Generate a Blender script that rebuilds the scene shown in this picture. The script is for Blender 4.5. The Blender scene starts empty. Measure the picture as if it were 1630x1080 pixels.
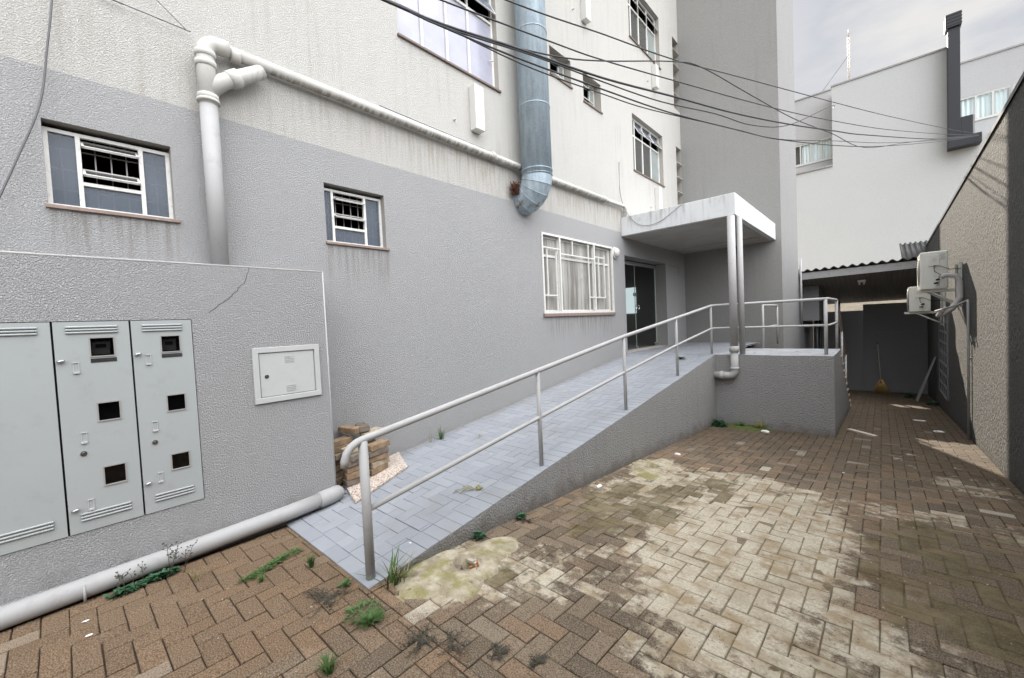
import bpy, bmesh, math, random
from mathutils import Vector, Matrix, noise as mnoise
R = math.radians
random.seed(7)
sc = bpy.context.scene
COL = sc.collection

# ------------------------------------------------------------------ camera
cd = bpy.data.cameras.new('camera'); cam = bpy.data.objects.new('camera', cd); COL.objects.link(cam)
cam.location = (0, 0, 0)
cam.rotation_euler = (R(87.9), R(2.66), R(42.0))
cd.sensor_width = 36.0; cd.lens = 652.0/1630.0*36.0
cd.clip_start = 0.05; cd.clip_end = 500
sc.camera = cam

# ------------------------------------------------------------------ world + sun
SUN_EL = 28.5
SUN_VEC = Vector((-0.52, 1.40, 0)).normalized()*math.cos(R(SUN_EL)) + Vector((0, 0, math.sin(R(SUN_EL))))
w = bpy.data.worlds.new('World'); sc.world = w; w.use_nodes = True
wt = w.node_tree; wt.nodes.clear()
wo = wt.nodes.new('ShaderNodeOutputWorld'); bg = wt.nodes.new('ShaderNodeBackground')
sky = wt.nodes.new('ShaderNodeTexSky'); sky.sky_type = 'NISHITA'; sky.sun_disc = False
sky.sun_elevation = R(SUN_EL); sky.sun_rotation = math.atan2(SUN_VEC.x, SUN_VEC.y)
sky.air_density = 1.0; sky.dust_density = 2.0; sky.ozone_density = 1.0
tc = wt.nodes.new('ShaderNodeTexCoord'); mp = wt.nodes.new('ShaderNodeMapping'); mp.inputs['Scale'].default_value = (1, 1, 3.0)
nz = wt.nodes.new('ShaderNodeTexNoise'); nz.inputs['Scale'].default_value = 3.2; nz.inputs['Detail'].default_value = 7; nz.inputs['Roughness'].default_value = 0.55
cr = wt.nodes.new('ShaderNodeValToRGB')
cr.color_ramp.elements[0].position = 0.32; cr.color_ramp.elements[0].color = (0.97, 0.97, 0.97, 1)
cr.color_ramp.elements[1].position = 0.62; cr.color_ramp.elements[1].color = (1, 1, 1, 1)
cl = wt.nodes.new('ShaderNodeValToRGB')
cl.color_ramp.elements[0].position = 0.38; cl.color_ramp.elements[0].color = (1.60, 1.84, 2.36, 1)
cl.color_ramp.elements[1].position = 0.60; cl.color_ramp.elements[1].color = (2.55, 2.74, 3.10, 1)
mx = wt.nodes.new('ShaderNodeMix'); mx.data_type = 'RGBA'
L = wt.links.new
L(tc.outputs['Generated'], mp.inputs['Vector']); L(mp.outputs['Vector'], nz.inputs['Vector'])
L(nz.outputs['Fac'], cr.inputs['Fac']); L(nz.outputs['Fac'], cl.inputs['Fac'])
# clouds brightened out of view, high over the boundary wall, to fill the facade
vm = wt.nodes.new('ShaderNodeVectorMath'); vm.operation = 'DOT_PRODUCT'; vm.inputs[1].default_value = Vector((1.0, -.25, 1.25)).normalized()
mr = wt.nodes.new('ShaderNodeMapRange'); mr.interpolation_type = 'SMOOTHSTEP'
mr.inputs['From Min'].default_value = .35; mr.inputs['From Max'].default_value = .93; mr.inputs['To Min'].default_value = 1.0; mr.inputs['To Max'].default_value = 8.2
sca = wt.nodes.new('ShaderNodeVectorMath'); sca.operation = 'SCALE'
L(tc.outputs['Generated'], vm.inputs[0]); L(vm.outputs['Value'], mr.inputs['Value'])
tint = wt.nodes.new('ShaderNodeMix'); tint.data_type = 'RGBA'; tint.blend_type = 'MULTIPLY'; tint.inputs['Factor'].default_value = 1; tint.inputs['B'].default_value = (1.07, .985, .86, 1)
L(cl.outputs['Color'], tint.inputs['A']); L(tint.outputs['Result'], sca.inputs[0]); L(mr.outputs['Result'], sca.inputs['Scale'])
L(cr.outputs['Color'], mx.inputs['Factor']); L(sky.outputs['Color'], mx.inputs['A']); L(sca.outputs['Vector'], mx.inputs['B'])
L(mx.outputs['Result'], bg.inputs['Color']); bg.inputs['Strength'].default_value = 0.15
L(bg.outputs['Background'], wo.inputs['Surface'])

sd = bpy.data.lights.new('sun', 'SUN'); so = bpy.data.objects.new('sun', sd); COL.objects.link(so)
sd.energy = 5.0; sd.angle = R(0.55); sd.color = (1.0, 0.90, 0.76)
so.rotation_euler = (-SUN_VEC).to_track_quat('-Z', 'Y').to_euler(); so.location = (-5, 14, 16)
sc.view_settings.view_transform = 'Standard'; sc.view_settings.look = 'None'
sc.view_settings.gamma = 1.0; sc.view_settings.exposure = 1.02

# ------------------------------------------------------------------ node helpers
class NT:
    def __init__(s, name):
        s.m = bpy.data.materials.new(name); s.m.use_nodes = True
        s.t = s.m.node_tree; s.t.nodes.clear()
        s.out = s.t.nodes.new('ShaderNodeOutputMaterial'); s.b = s.t.nodes.new('ShaderNodeBsdfPrincipled')
        s.t.links.new(s.b.outputs[0], s.out.inputs['Surface'])
        s._pos = None
    def n(s, typ, **kw):
        x = s.t.nodes.new(typ)
        for k, v in kw.items(): setattr(x, k, v)
        return x
    def put(s, sock, v):
        if isinstance(v, bpy.types.NodeSocket): s.t.links.new(v, sock)
        elif isinstance(v, tuple) and sock.type == 'RGBA': sock.default_value = v if len(v) == 4 else v+(1,)
        else: sock.default_value = v
    def pos(s):
        if s._pos is None: s._pos = s.n('ShaderNodeNewGeometry').outputs['Position']
        return s._pos
    def gen(s): return s.n('ShaderNodeTexCoord').outputs['Object']
    def mapv(s, v, scale=(1, 1, 1), loc=(0, 0, 0), rot=(0, 0, 0)):
        x = s.n('ShaderNodeMapping'); s.put(x.inputs['Vector'], v); x.inputs['Scale'].default_value = scale
        x.inputs['Location'].default_value = loc; x.inputs['Rotation'].default_value = rot
        return x.outputs[0]
    def noise(s, scale, detail=3, rough=.5, v=None, dist=0):
        x = s.n('ShaderNodeTexNoise'); s.put(x.inputs['Vector'], v if v is not None else s.pos())
        x.inputs['Scale'].default_value = scale; x.inputs['Detail'].default_value = detail
        x.inputs['Roughness'].default_value = rough; x.inputs['Distortion'].default_value = dist
        return x.outputs['Fac']
    def voro(s, scale, v=None, feature='F1'):
        x = s.n('ShaderNodeTexVoronoi', feature=feature); s.put(x.inputs['Vector'], v if v is not None else s.pos())
        x.inputs['Scale'].default_value = scale
        return x.outputs['Distance']
    def math(s, op, a, b=0.0, c=None, clamp=False):
        x = s.n('ShaderNodeMath', operation=op); x.use_clamp = clamp
        s.put(x.inputs[0], a); s.put(x.inputs[1], b)
        if c is not None: s.put(x.inputs[2], c)
        return x.outputs[0]
    def step(s, v, lo, hi, a=0., b=1.):
        x = s.n('ShaderNodeMapRange', interpolation_type='SMOOTHSTEP'); s.put(x.inputs['Value'], v)
        x.inputs['From Min'].default_value = lo; x.inputs['From Max'].default_value = hi
        x.inputs['To Min'].default_value = a; x.inputs['To Max'].default_value = b
        return x.outputs['Result']
    def mix(s, f, a, b, mode='MIX'):
        x = s.n('ShaderNodeMix', data_type='RGBA', blend_type=mode)
        s.put(x.inputs['Factor'], f); s.put(x.inputs['A'], a); s.put(x.inputs['B'], b)
        return x.outputs['Result']
    def xyz(s, v=None):
        x = s.n('ShaderNodeSeparateXYZ'); s.put(x.inputs[0], v if v is not None else s.pos()); return x.outputs
    def attr(s, name):
        x = s.n('ShaderNodeAttribute', attribute_name=name)
        y = s.n('ShaderNodeSeparateColor'); s.put(y.inputs[0], x.outputs['Color']); return y.outputs
    def bump(s, h, strength, dist, prev=None):
        x = s.n('ShaderNodeBump'); s.put(x.inputs['Height'], h)
        x.inputs['Strength'].default_value = strength; x.inputs['Distance'].default_value = dist
        if prev is not None: s.put(x.inputs['Normal'], prev)
        return x.outputs[0]
    def done(s, color, rough=.7, normal=None, metal=0., spec=.4, **kw):
        s.put(s.b.inputs['Base Color'], color); s.put(s.b.inputs['Roughness'], rough)
        s.put(s.b.inputs['Metallic'], metal); s.b.inputs['Specular IOR Level'].default_value = spec
        if normal is not None: s.put(s.b.inputs['Normal'], normal)
        for k, v in kw.items(): s.put(s.b.inputs[k], v)
        return s.m

M = {}
def stucco(name, col, var=.12, scale=46, height=.010, dirt=(.16, .15, .13), dirt_amt=.25, two=None, streaks=True, elong=1.0, strength=.85, base=0, drips=()):
    t = NT(name); p = t.pos()
    big = t.noise(.9, 4, .6); med = t.noise(7, 4, .6)
    c = t.mix(t.step(big, .3, .7, 0, var), col, tuple(x*.72 for x in col))
    c = t.mix(t.step(med, .45, .75, 0, var*.8), c, tuple(min(1, x*1.12) for x in col))
    if two is not None:
        zc, col2, dirt2 = two
        z = t.xyz()[2]
        zz = t.math('ADD', z, t.math('MULTIPLY', t.math('SUBTRACT', t.noise(14, 3), .5), .012))
        up = t.step(zz, zc-.002, zc+.002)
        c2 = t.mix(t.step(big, .3, .7, 0, .12), col2, tuple(x*.85 for x in col2))
        st = t.noise(1, 5, .6, v=t.mapv(p, (16, 16, .7)))
        lump = t.noise(1.4, 3, .5)
        fac = t.math('MULTIPLY', t.step(st, .48, .74), t.step(lump, .35, .65))
        c2 = t.mix(t.math('MULTIPLY', fac, .42), c2, dirt2)
        # rust-brown washing that has run down the wall under the drain pipe
        band = t.math('MULTIPLY', t.step(z, zc, 2.30, 0.35, 1), t.step(z, 2.30, 2.45, 1, 0))
        st2 = t.noise(1, 4, .6, v=t.mapv(p, (30, 30, 2.0), (3, 1, 7)))
        yy = t.xyz()[1]
        c2 = t.mix(t.math('MULTIPLY', t.math('MULTIPLY', t.step(st2, .40, .70), band), t.step(yy, 1.5, 4.5, .2, .75)), c2, (.36, .29, .22))
        c = t.mix(up, c, c2)
    if streaks:
        st = t.noise(1, 5, .65, v=t.mapv(p, (9, 9, .5), (11, 3, 5)))
        c = t.mix(t.math('MULTIPLY', t.step(st, .5, .8), dirt_amt), c, dirt)
    pm = t.mapv(p, (1, 1, 1/elong))
    for (ya, yb, zt_) in drips:
        q = t.xyz(); zz_ = t.math('ADD', q[2], t.math('MULTIPLY', t.noise(1, 3, .6, v=t.mapv(p, (20, 20, .3))), .5))
        m_ = t.math('MULTIPLY', t.math('MULTIPLY', t.step(q[1], ya-.02, ya+.05), t.step(q[1], yb+.02, yb-.05)), t.math('MULTIPLY', t.step(zz_, zt_-.28, zt_+.20), t.step(q[2], zt_+.002, zt_-.002)))
        m_ = t.math('MULTIPLY', m_, t.step(t.noise(1, 4, .6, v=t.mapv(p, (26, 26, 1.2))), .38, .66))
        c = t.mix(t.math('MULTIPLY', m_, .55), c, (.20, .17, .14))
    if base:
        q = t.xyz(); hgt = t.math('ADD', q[2], t.math('ADD', 1.6, t.math('MULTIPLY', t.math('MAXIMUM', t.math('SUBTRACT', q[1], 1.3), 0.0), .07)))
        hgt = t.math('ADD', hgt, t.math('MULTIPLY', t.math('SUBTRACT', t.noise(6, 5, .7), .5), .42))
        c = t.mix(t.step(hgt, .20, -.04, 0, base), c, (.135, .115, .088))
    n1 = t.noise(scale, 3.0, .6, v=pm, dist=.35); n2 = t.noise(scale*2.6, 2, .5, v=pm); n3 = t.voro(scale*1.1, v=pm)
    h = t.math('ADD', t.math('MULTIPLY', t.step(n1, .34, .66), 1.0), t.math('MULTIPLY', n2, .35))
    h = t.math('SUBTRACT', h, t.math('MULTIPLY', n3, .35))
    # grain shading put into the colour: hollows darker, fine crests paler
    c = t.mix(t.step(n1, .28, .50, .48, 0), c, tuple(x*.55 for x in col))
    c = t.mix(t.step(n2, .55, .75, 0, .22), c, (.72, .71, .69))
    return t.done(c, .82, t.bump(h, strength, height), spec=.25)

def plain(name, col, rough=.5, metal=0., var=.15, scale=6, bump=0., spec=.4, dirt=None, dirt_amt=.4, fine=60):
    t = NT(name); v = t.gen()
    a = t.noise(scale, 5, .6, v=v)
    c = t.mix(t.step(a, .3, .7, 0, var), col, tuple(x*.6 for x in col))
    if dirt:
        d = t.noise(scale*2.3, 6, .7, v=v)
        c = t.mix(t.step(d, .52, .72, 0, dirt_amt), c, dirt)
    nrm = t.bump(t.noise(fine, 3, .6, v=v), .6, bump) if bump else None
    r = t.math('ADD', rough, t.math('MULTIPLY', t.math('SUBTRACT', a, .5), .25), clamp=True)
    return t.done(c, r, nrm, metal, spec)

M['facade'] = stucco('facade_stucco', (.44, .437, .433), two=(1.885, (.61, .597, .555), (.40, .36, .30)), height=.012, drips=((.0, .72, .93), (1.88, 2.62, .90), (5.5, 7.9, .10)), dirt_amt=.08, dirt=(.36, .35, .34), scale=105, strength=.85)
M['meterwall'] = stucco('utility_wall_stucco', (.49, .487, .485), scale=105, height=.012, dirt_amt=.08, base=.55, dirt=(.36, .35, .34), strength=1.0)
M['tower'] = stucco('tower_stucco', (.245, .242, .23), scale=60, height=.003, elong=2.5, dirt_amt=.3, strength=.6)
M['towerside'] = stucco('tower_side_stucco', (.26, .257, .25), scale=60, height=.004, elong=3)
M['rampwall'] = stucco('ramp_stucco', (.37, .365, .355), scale=60, height=.014, base=.7, dirt_amt=.3)
M['platwall'] = stucco('landing_stucco', (.335, .328, .322), base=.6, scale=50, height=.016, dirt_amt=.2)
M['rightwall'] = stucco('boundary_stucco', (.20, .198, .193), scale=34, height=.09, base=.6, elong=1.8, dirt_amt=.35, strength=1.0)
M['backwall'] = stucco('backwall_stucco', (.215, .217, .222), scale=60, height=.003, dirt_amt=.15)
M['whitebldg'] = stucco('white_plaster', (.45, .463, .458), scale=30, height=.003, dirt_amt=.15, dirt=(.42, .41, .38), var=.08, strength=.4)
M['whitewing'] = stucco('wing_plaster', (.40, .40, .40), scale=30, height=.003, dirt_amt=.15, dirt=(.36, .35, .33), var=.08, strength=.4)
M['brickwall'] = None
M['reveal'] = plain('reveal_plaster', (.34, .32, .285), .85, bump=.002)
M['revealgrey'] = plain('reveal_grey', (.28, .265, .245), .85, bump=.003)
M['concrete'] = None
M['rail'] = plain('rail_paint', (.39, .384, .376), .7, var=.12, scale=5, dirt=(.25, .22, .19), dirt_amt=.35)
M['edge'] = plain('edge_highlight_render', (.40, .395, .385), .8)  # bead colour that paints the light line along the wall edges
M['pvcgrey'] = plain('grey_painted_pvc', (.345, .341, .336), .6, var=.15, scale=4, dirt=(.2, .18, .16), dirt_amt=.3)
def white_pipe():
    t = NT('white_painted_pvc'); p = t.pos(); z = t.xyz()[2]
    c = t.mix(t.step(t.noise(5, 5, .6), .45, .7, 0, .5), (.50, .49, .455), (.38, .36, .325))
    grime = t.math('MULTIPLY', t.math('MULTIPLY', t.step(z, 2.425, 2.385), t.step(t.xyz()[1], 1.15, 1.5)), t.step(t.noise(1, 4, .7, v=t.mapv(p, (4, 26, 6))), .40, .60))
    c = t.mix(t.math('MULTIPLY', grime, .75), c, (.17, .145, .115))
    return t.done(c, .7, t.bump(t.noise(60, 3), .3, .003), spec=.2)
M['pvcwhite'] = white_pipe()
M['cabinet'] = plain('cabinet_enamel', (.345, .365, .36), .38, var=.1, scale=2.5, dirt=(.27, .27, .25), dirt_amt=.3, bump=.0006, fine=300)
M['cabdark'] = plain('cabinet_gap', (.03, .03, .03), .8)
M['ubox'] = plain('box_enamel', (.45, .46, .445), .4, var=.08, scale=8, dirt=(.42, .40, .34), dirt_amt=.4)
M['chrome'] = plain('chrome', (.55, .55, .55), .25, metal=1., var=.2)
M['frame'] = plain('white_window_paint', (.66, .655, .62), .5, var=.15, scale=14, dirt=(.30, .27, .22), dirt_amt=.55)
M['sill'] = plain('terracotta_sill', (.25, .185, .155), .7, var=.4, scale=18, dirt=(.45, .38, .34), dirt_amt=.5)
M['sillbrown'] = plain('brown_sill', (.16, .12, .10), .7, var=.3, scale=18)
M['dark'] = plain('dark_interior', (.018, .017, .016), .9)
M['room'] = plain('room_walls', (.20, .19, .18), .9)
M['bar'] = plain('bar_iron', (.30, .285, .27), .6)
M['wire'] = plain('black_cable', (.018, .018, .02), .5)
M['wiregrey'] = plain('grey_cable', (.12, .12, .125), .6)
M['white'] = plain('white_plastic', (.55, .54, .51), .35, var=.06, scale=6, dirt=(.5, .47, .4), dirt_amt=.25)
M['acwhite'] = plain('ac_enamel', (.62, .62, .57), .35, var=.08, scale=6, dirt=(.42, .40, .33), dirt_amt=.35)
M['acgrill'] = plain('fan_grille', (.45, .45, .42), .45)
M['insul'] = plain('pipe_wrap', (.42, .40, .39), .7, bump=.004, fine=40, var=.3)
M['black'] = plain('black_plastic', (.015, .015, .016), .5)
M['darkmetal'] = plain('dark_painted_steel', (.022, .024, .028), .45)
M['aluminium'] = plain('aluminium', (.5, .5, .5), .35, metal=.8)
M['flash'] = plain('wall_flashing', (.10, .10, .105), .45, metal=.3)
M['woodstick'] = plain('pale_wood', (.50, .45, .38), .6, var=.3, scale=12)
M['straw'] = plain('broom_straw', (.52, .35, .13), .8, var=.4, scale=30)
M['moss'] = plain('moss_green', (.075, .095, .02), .95, var=.6, scale=25, bump=.01)
M['grass'] = plain('grass_green', (.062, .125, .03), .6, var=.5, scale=9)
M['grassdry'] = plain('grass_dry', (.26, .24, .10), .7, var=.4, scale=9)
M['leaf'] = plain('leaf_green', (.035, .10, .045), .5, var=.5, scale=12)
M['twig'] = plain('withered_weed', (.085, .08, .06), .9, var=.5, scale=12)
M['rust'] = plain('nest_rust', (.13, .05, .03), .95, var=.5, scale=20)
M['clay'] = plain('clay_pipe', (.42, .17, .07), .8, var=.4, scale=14)
M['paper'] = plain('white_litter', (.72, .71, .68), .6, var=.1)
M['rooftile'] = plain('fibre_cement', (.055, .052, .05), .9, var=.5, scale=3, bump=.004)
M['fascia'] = plain('fascia_board', (.30, .295, .29), .6, var=.2, scale=4, dirt=(.15, .14, .13))
M['plank'] = None

def glassy(name, col, rough=.06, spec=.8, streak=None):
    t = NT(name); p = t.pos()
    c = t.mix(t.step(t.noise(3, 4, .6), .3, .7, 0, .35), col, tuple(x*.6 for x in col))
    if streak:
        s = t.noise(1, 5, .6, v=t.mapv(p, (8, 8, .6)))
        c = t.mix(t.step(s, .36, .66), c, streak)
        s2 = t.noise(5, 5, .65); c = t.mix(t.step(s2, .5, .75, 0, .5), c, tuple(x*.5 for x in streak))
    rr = t.math('ADD', rough, t.math('MULTIPLY', t.noise(9, 3), .08))
    return t.done(c, rr, None, 0, spec, IOR=1.6)
M['glassgrey'] = glassy('grey_window_glass', (.13, .155, .19), .12, .25)
def half_clear(name, src, amt):
    m = M[src].copy(); m.name = name; nt = m.node_tree; o = [n for n in nt.nodes if n.type == 'OUTPUT_MATERIAL'][0]; b = [n for n in nt.nodes if n.type == 'BSDF_PRINCIPLED'][0]
    tr = nt.nodes.new('ShaderNodeBsdfTransparent'); ms = nt.nodes.new('ShaderNodeMixShader'); ms.inputs[0].default_value = amt
    nt.links.new(b.outputs[0], ms.inputs[1]); nt.links.new(tr.outputs[0], ms.inputs[2]); nt.links.new(ms.outputs[0], o.inputs['Surface']); M[name] = m
half_clear('glasslouvre', 'glassgrey', .45)
M['glasslilac'] = glassy('sky_lit_window_glass', (.34, .34, .40), .10, .45)  # lilac base colour paints in the sky's reflection
M['glassdark'] = glassy('dark_window_glass', (.07, .07, .066), .08, .3)
M['glassclear'] = glassy('pale_window_glass', (.26, .29, .28), .08, .4)
M['glasscurtain'] = glassy('dirty_curtained_glass', (.20, .19, .17), .2, .3, streak=(.40, .39, .36))

def clear_glass(name, tint, refl=.12):
    t = NT(name); nt = t.t
    tr = t.n('ShaderNodeBsdfTransparent'); tr.inputs['Color'].default_value = tint+(1,)
    gl = t.n('ShaderNodeBsdfGlossy'); gl.inputs['Roughness'].default_value = .01
    lw = t.n('ShaderNodeLayerWeight'); lw.inputs['Blend'].default_value = .5
    ms = t.n('ShaderNodeMixShader'); nt.links.new(t.math('ADD', t.math('MULTIPLY', t.math('POWER', lw.outputs['Facing'], 4.0), .75), .035), ms.inputs[0]); nt.links.new(tr.outputs[0], ms.inputs[1]); nt.links.new(gl.outputs[0], ms.inputs[2])
    nt.links.new(ms.outputs[0], t.out.inputs['Surface']); return t.m
M['doorglass'] = clear_glass('door_glass', (.72, .76, .74))
M['blackglass'] = clear_glass('dark_viewing_glass', (.55, .56, .56))
M['meter'] = plain('meter_casing', (.30, .29, .26), .5, var=.4, scale=30)
M['clearpane'] = clear_glass('clear_window_glass', (.95, .97, .97))
t = NT('glass_edge'); M['glassedge'] = t.done((.42, .50, .46), .2, spec=.6)
t = NT('door_reflection_glow'); t.b.inputs['Emission Color'].default_value = (.85, .93, 1, 1); t.b.inputs['Emission Strength'].default_value = .75
M['glowpane'] = t.done((.6, .65, .7), .5)  # emissive material standing in for sky reflected in the door glass

def galvanised():
    t = NT('galvanised_duct'); p = t.pos()
    c = t.mix(t.step(t.noise(1, 4, .6, v=t.mapv(p, (14, 14, 2))), .35, .65), (.36, .44, .49), (.25, .31, .355))
    c = t.mix(t.step(t.voro(38), .2, .6, 0, .25), c, (.46, .52, .55))
    c = t.mix(t.step(t.noise(11, 6, .7), .60, .70, 0, .8), c, (.50, .47, .38))
    z = t.xyz()[2]
    r = t.math('MULTIPLY', t.step(t.noise(9, 6, .7, v=t.mapv(p, (1, 1, 1), (5, 2, 9))), .52, .66), t.step(z, 2.05, 1.75))
    c = t.mix(r, c, (.16, .12, .07))
    return t.done(c, t.step(t.noise(16, 3),   .3, .7, .50, .68), t.bump(t.noise(30, 2), .3, .003), metal=.35, spec=.5)
M['galv'] = galvanised()

def concrete_canopy():
    t = NT('stained_canopy_paint'); p = t.pos()
    c = t.mix(t.step(t.noise(2, 4, .6), .3, .7, 0, .4), (.60, .61, .61), (.48, .49, .50))
    st = t.noise(1, 5, .65, v=t.mapv(p, (13, 13, 1.2)))
    z = t.xyz()[2]
    c = t.mix(t.math('MULTIPLY', t.step(st, .45, .75), t.step(z, 1.8, 2.2, .25, .8)), c, (.24, .225, .19))
    c = t.mix(t.step(t.noise(5, 6, .7), .57, .72, 0, .5), c, (.33, .31, .27))
    return t.done(c, .75, t.bump(t.noise(24, 4, .6), .4, .004), spec=.2)
M['canopy'] = concrete_canopy()
M['soffit'] = plain('canopy_soffit', (.42, .40, .37), .85, var=.35, scale=1.6, dirt=(.20, .18, .15), dirt_amt=.35)

def ramp_paint(name='painted_paver'):
    t = NT(name); a = t.attr('tint')
    c = t.mix(a[0], (.245, .257, .282), (.285, .297, .32))
    c = t.mix(t.step(t.noise(2.2, 5, .65), .46, .70, 0, .5), c, (.225, .222, .215))
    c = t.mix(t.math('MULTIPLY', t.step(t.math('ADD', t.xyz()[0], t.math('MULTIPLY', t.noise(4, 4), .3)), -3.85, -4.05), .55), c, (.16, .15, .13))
    c = t.mix(t.step(t.noise(26, 5, .7), .60, .72, 0, .35), c, (.24, .225, .20))
    h = t.math('ADD', t.noise(160, 2), t.math('MULTIPLY', t.noise(20, 3), .8))
    return t.done(c, .55, t.bump(h, .5, .0015), spec=.35)
M['ramp'] = ramp_paint()
M['rampgap'] = plain('ramp_joint', (.05, .052, .058), .9)
def landing_paint():
    t = NT('landing_top_paint')
    c = t.mix(t.step(t.noise(1.6, 5, .6), .35, .65), (.38, .395, .42), (.30, .30, .30))
    c = t.mix(t.step(t.noise(1, 6, .7, v=t.mapv(t.pos(), (9, 4, 9))), .56, .64, 0, .8), c, (.17, .16, .14))
    return t.done(c, .65, t.bump(t.noise(40, 4), .4, .003), spec=.3)
M['landing'] = landing_paint()

def paver_mat(joint=False):
    t = NT('paver_joint_fill' if joint else 'weathered_paver'); p = t.pos()
    st = t.attr('stain')
    n_a = t.noise(4.5, 6, .68, dist=.4); n_b = t.noise(13, 6, .7); n_c = t.noise(150, 2.5, .7); n_s = t.noise(70, 3, .7)
    if not joint:
        a = t.attr('tint')
        c = t.mix(a[0], (.095, .074, .052), (.20, .152, .106))
        c = t.mix(t.step(a[1], .55, 1.0, 0, .7), c, (.26, .165, .10))
        c = t.mix(t.step(a[2], .980, .992), c, (.46, .42, .34))
    else:
        c = t.mix(t.step(n_b, .3, .7), (.018, .013, .009), (.042, .030, .020))
    # orange clay dust
    ns = t.math('SUBTRACT', n_a, .5)
    orange = t.step(t.math('ADD', st[2], t.math('MULTIPLY', ns, 1.6)), .25, .85)
    c = t.mix(t.math('MULTIPLY', orange, .72 if not joint else .5), c, (.140, .084, .045) if not joint else (.12, .07, .04))
    # soft rust-brown washes
    c = t.mix(t.step(t.noise(2.1, 4, .6, v=t.mapv(p, (1, 1, 1), (4, 9, 2))), .52, .78, 0, .35), c, (.17, .105, .06))
    # aggregate speckle
    c = t.mix(t.step(n_c, .50, .62, 0, .55), c, tuple([.27, .215, .155]) if not joint else (.08, .07, .05))
    c = t.mix(t.step(n_c, .50, .38, 0, .75), c, (.035, .028, .022))
    # the far part of the yard is coloured darker, with a ragged edge
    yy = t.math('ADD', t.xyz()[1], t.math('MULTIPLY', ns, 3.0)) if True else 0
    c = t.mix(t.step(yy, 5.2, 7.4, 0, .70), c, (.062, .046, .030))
    # efflorescence / cement wash
    pb = t.math('MULTIPLY', t.math('SUBTRACT', t.attr('tint')[2], .5), .36) if not joint else -.04
    cem = t.math('ADD', t.math('ADD', st[0], pb), t.math('ADD', t.math('MULTIPLY', t.math('SUBTRACT', n_b, .5), 1.5), t.math('MULTIPLY', ns, .9)))
    cf = t.step(cem, .40, .76)
    cc = t.mix(t.step(n_s, .35, .65), (.385, .34, .26), (.52, .47, .375))
    cc = t.mix(t.step(t.noise(3.4, 3, .6, v=t.mapv(p, (1, 1, 1), (6, 6, 2))), .42, .66, 0, .6), cc, (.31, .26, .18))
    cc = t.mix(t.step(t.noise(6, 5, .6, v=t.mapv(p, (1, 1, 1), (9, 1, 2))), .46, .66, 0, .8), cc, (.27, .205, .12))
    if joint: cc = t.mix(.78, cc, (.13, .10, .06))
    cf = t.math('MULTIPLY', cf, t.step(t.noise(48, 5, .8), .33, .43))
    c = t.mix(t.math('MULTIPLY', cf, .93), c, cc)
    # moss and silt film
    pm_ = t.math('MULTIPLY', t.math('SUBTRACT', t.attr('tint')[1], .95), .65) if not joint else .30
    mo = t.math('ADD', t.math('ADD', st[1], pm_), t.math('ADD', t.math('MULTIPLY', t.math('SUBTRACT', n_b, .5), .9), t.math('MULTIPLY', t.math('SUBTRACT', t.noise(3, 4, .6, v=t.mapv(p, (1, 1, 1), (2, 7, 1))), .5), 1.5)))
    mf = t.step(mo, .45, .72)
    mc = t.mix(t.step(n_a, .35, .65), (.060, .048, .020), (.15, .122, .068))
    mc = t.mix(t.step(n_s, .45, .7, 0, .5), mc, (.20, .165, .10))
    c = t.mix(t.math('MULTIPLY', mf, .80), c, mc)
    h = t.math('ADD', t.math('MULTIPLY', n_c, .8), t.math('MULTIPLY', n_b, .8))
    h = t.math('ADD', h, t.math('MULTIPLY', cf, .7))
    return t.done(c, .84, t.bump(h, .75, .004), spec=.22)
M['paver'] = paver_mat(False); M['joint'] = paver_mat(True)

def cement_mat():
    t = NT('mossy_cement'); p = t.pos()
    c = t.mix(t.step(t.noise(9, 5, .65), .3, .7), (.47, .42, .32), (.26, .22, .15))
    c = t.mix(t.step(t.noise(4, 4, .6, v=t.mapv(p, (1, 1, 1), (3, 4, 0))), .48, .62, 0, .85), c, (.22, .20, .075))
    c = t.mix(t.step(t.noise(24, 5, .7), .60, .68, 0, .7), c, (.07, .055, .04))
    return t.done(c, .9, t.bump(t.noise(22, 6, .7), .9, .018), spec=.2)
M['cement'] = cement_mat()

def marble():
    t = NT('speckled_slab')
    c = t.mix(t.step(t.noise(60, 3, .6), .45, .58), (.55, .49, .43), (.26, .17, .12))
    c = t.mix(t.step(t.voro(50), .1, .5), (.66, .62, .58), c)
    return t.done(c, .5)
M['marble'] = marble()

def oldbrick(name, c1, c2):
    t = NT(name); v = t.gen()
    c = t.mix(t.step(t.noise(14, 5, .7, v=v), .35, .65), c1, c2)
    c = t.mix(t.step(t.noise(40, 4, .7, v=v), .56, .7, 0, .6), c, (.06, .05, .04))
    return t.done(c, .88, t.bump(t.noise(70, 4, .7, v=v), .8, .004), spec=.2)
M['obA'] = oldbrick('worn_brick_tan', (.31, .22, .14), (.20, .14, .09))
M['obB'] = oldbrick('worn_brick_pale', (.46, .39, .29), (.30, .24, .17))
M['obC'] = oldbrick('worn_brick_dark', (.13, .105, .085), (.20, .165, .13))

def brick_beyond():
    t = NT('sunlit_block_wall')
    x = t.n('ShaderNodeTexBrick'); t.put(x.inputs['Vector'], t.mapv(t.pos(), (1, 1, 1), rot=(R(90), 0, 0)))
    x.inputs['Scale'].default_value = 3; x.inputs['Color1'].default_value = (.55, .47, .36, 1); x.inputs['Color2'].default_value = (.46, .40, .31, 1)
    x.inputs['Mortar'].default_value = (.40, .38, .34, 1)
    return t.done(x.outputs['Color'], .9)
M['brickwall'] = brick_beyond()

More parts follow.
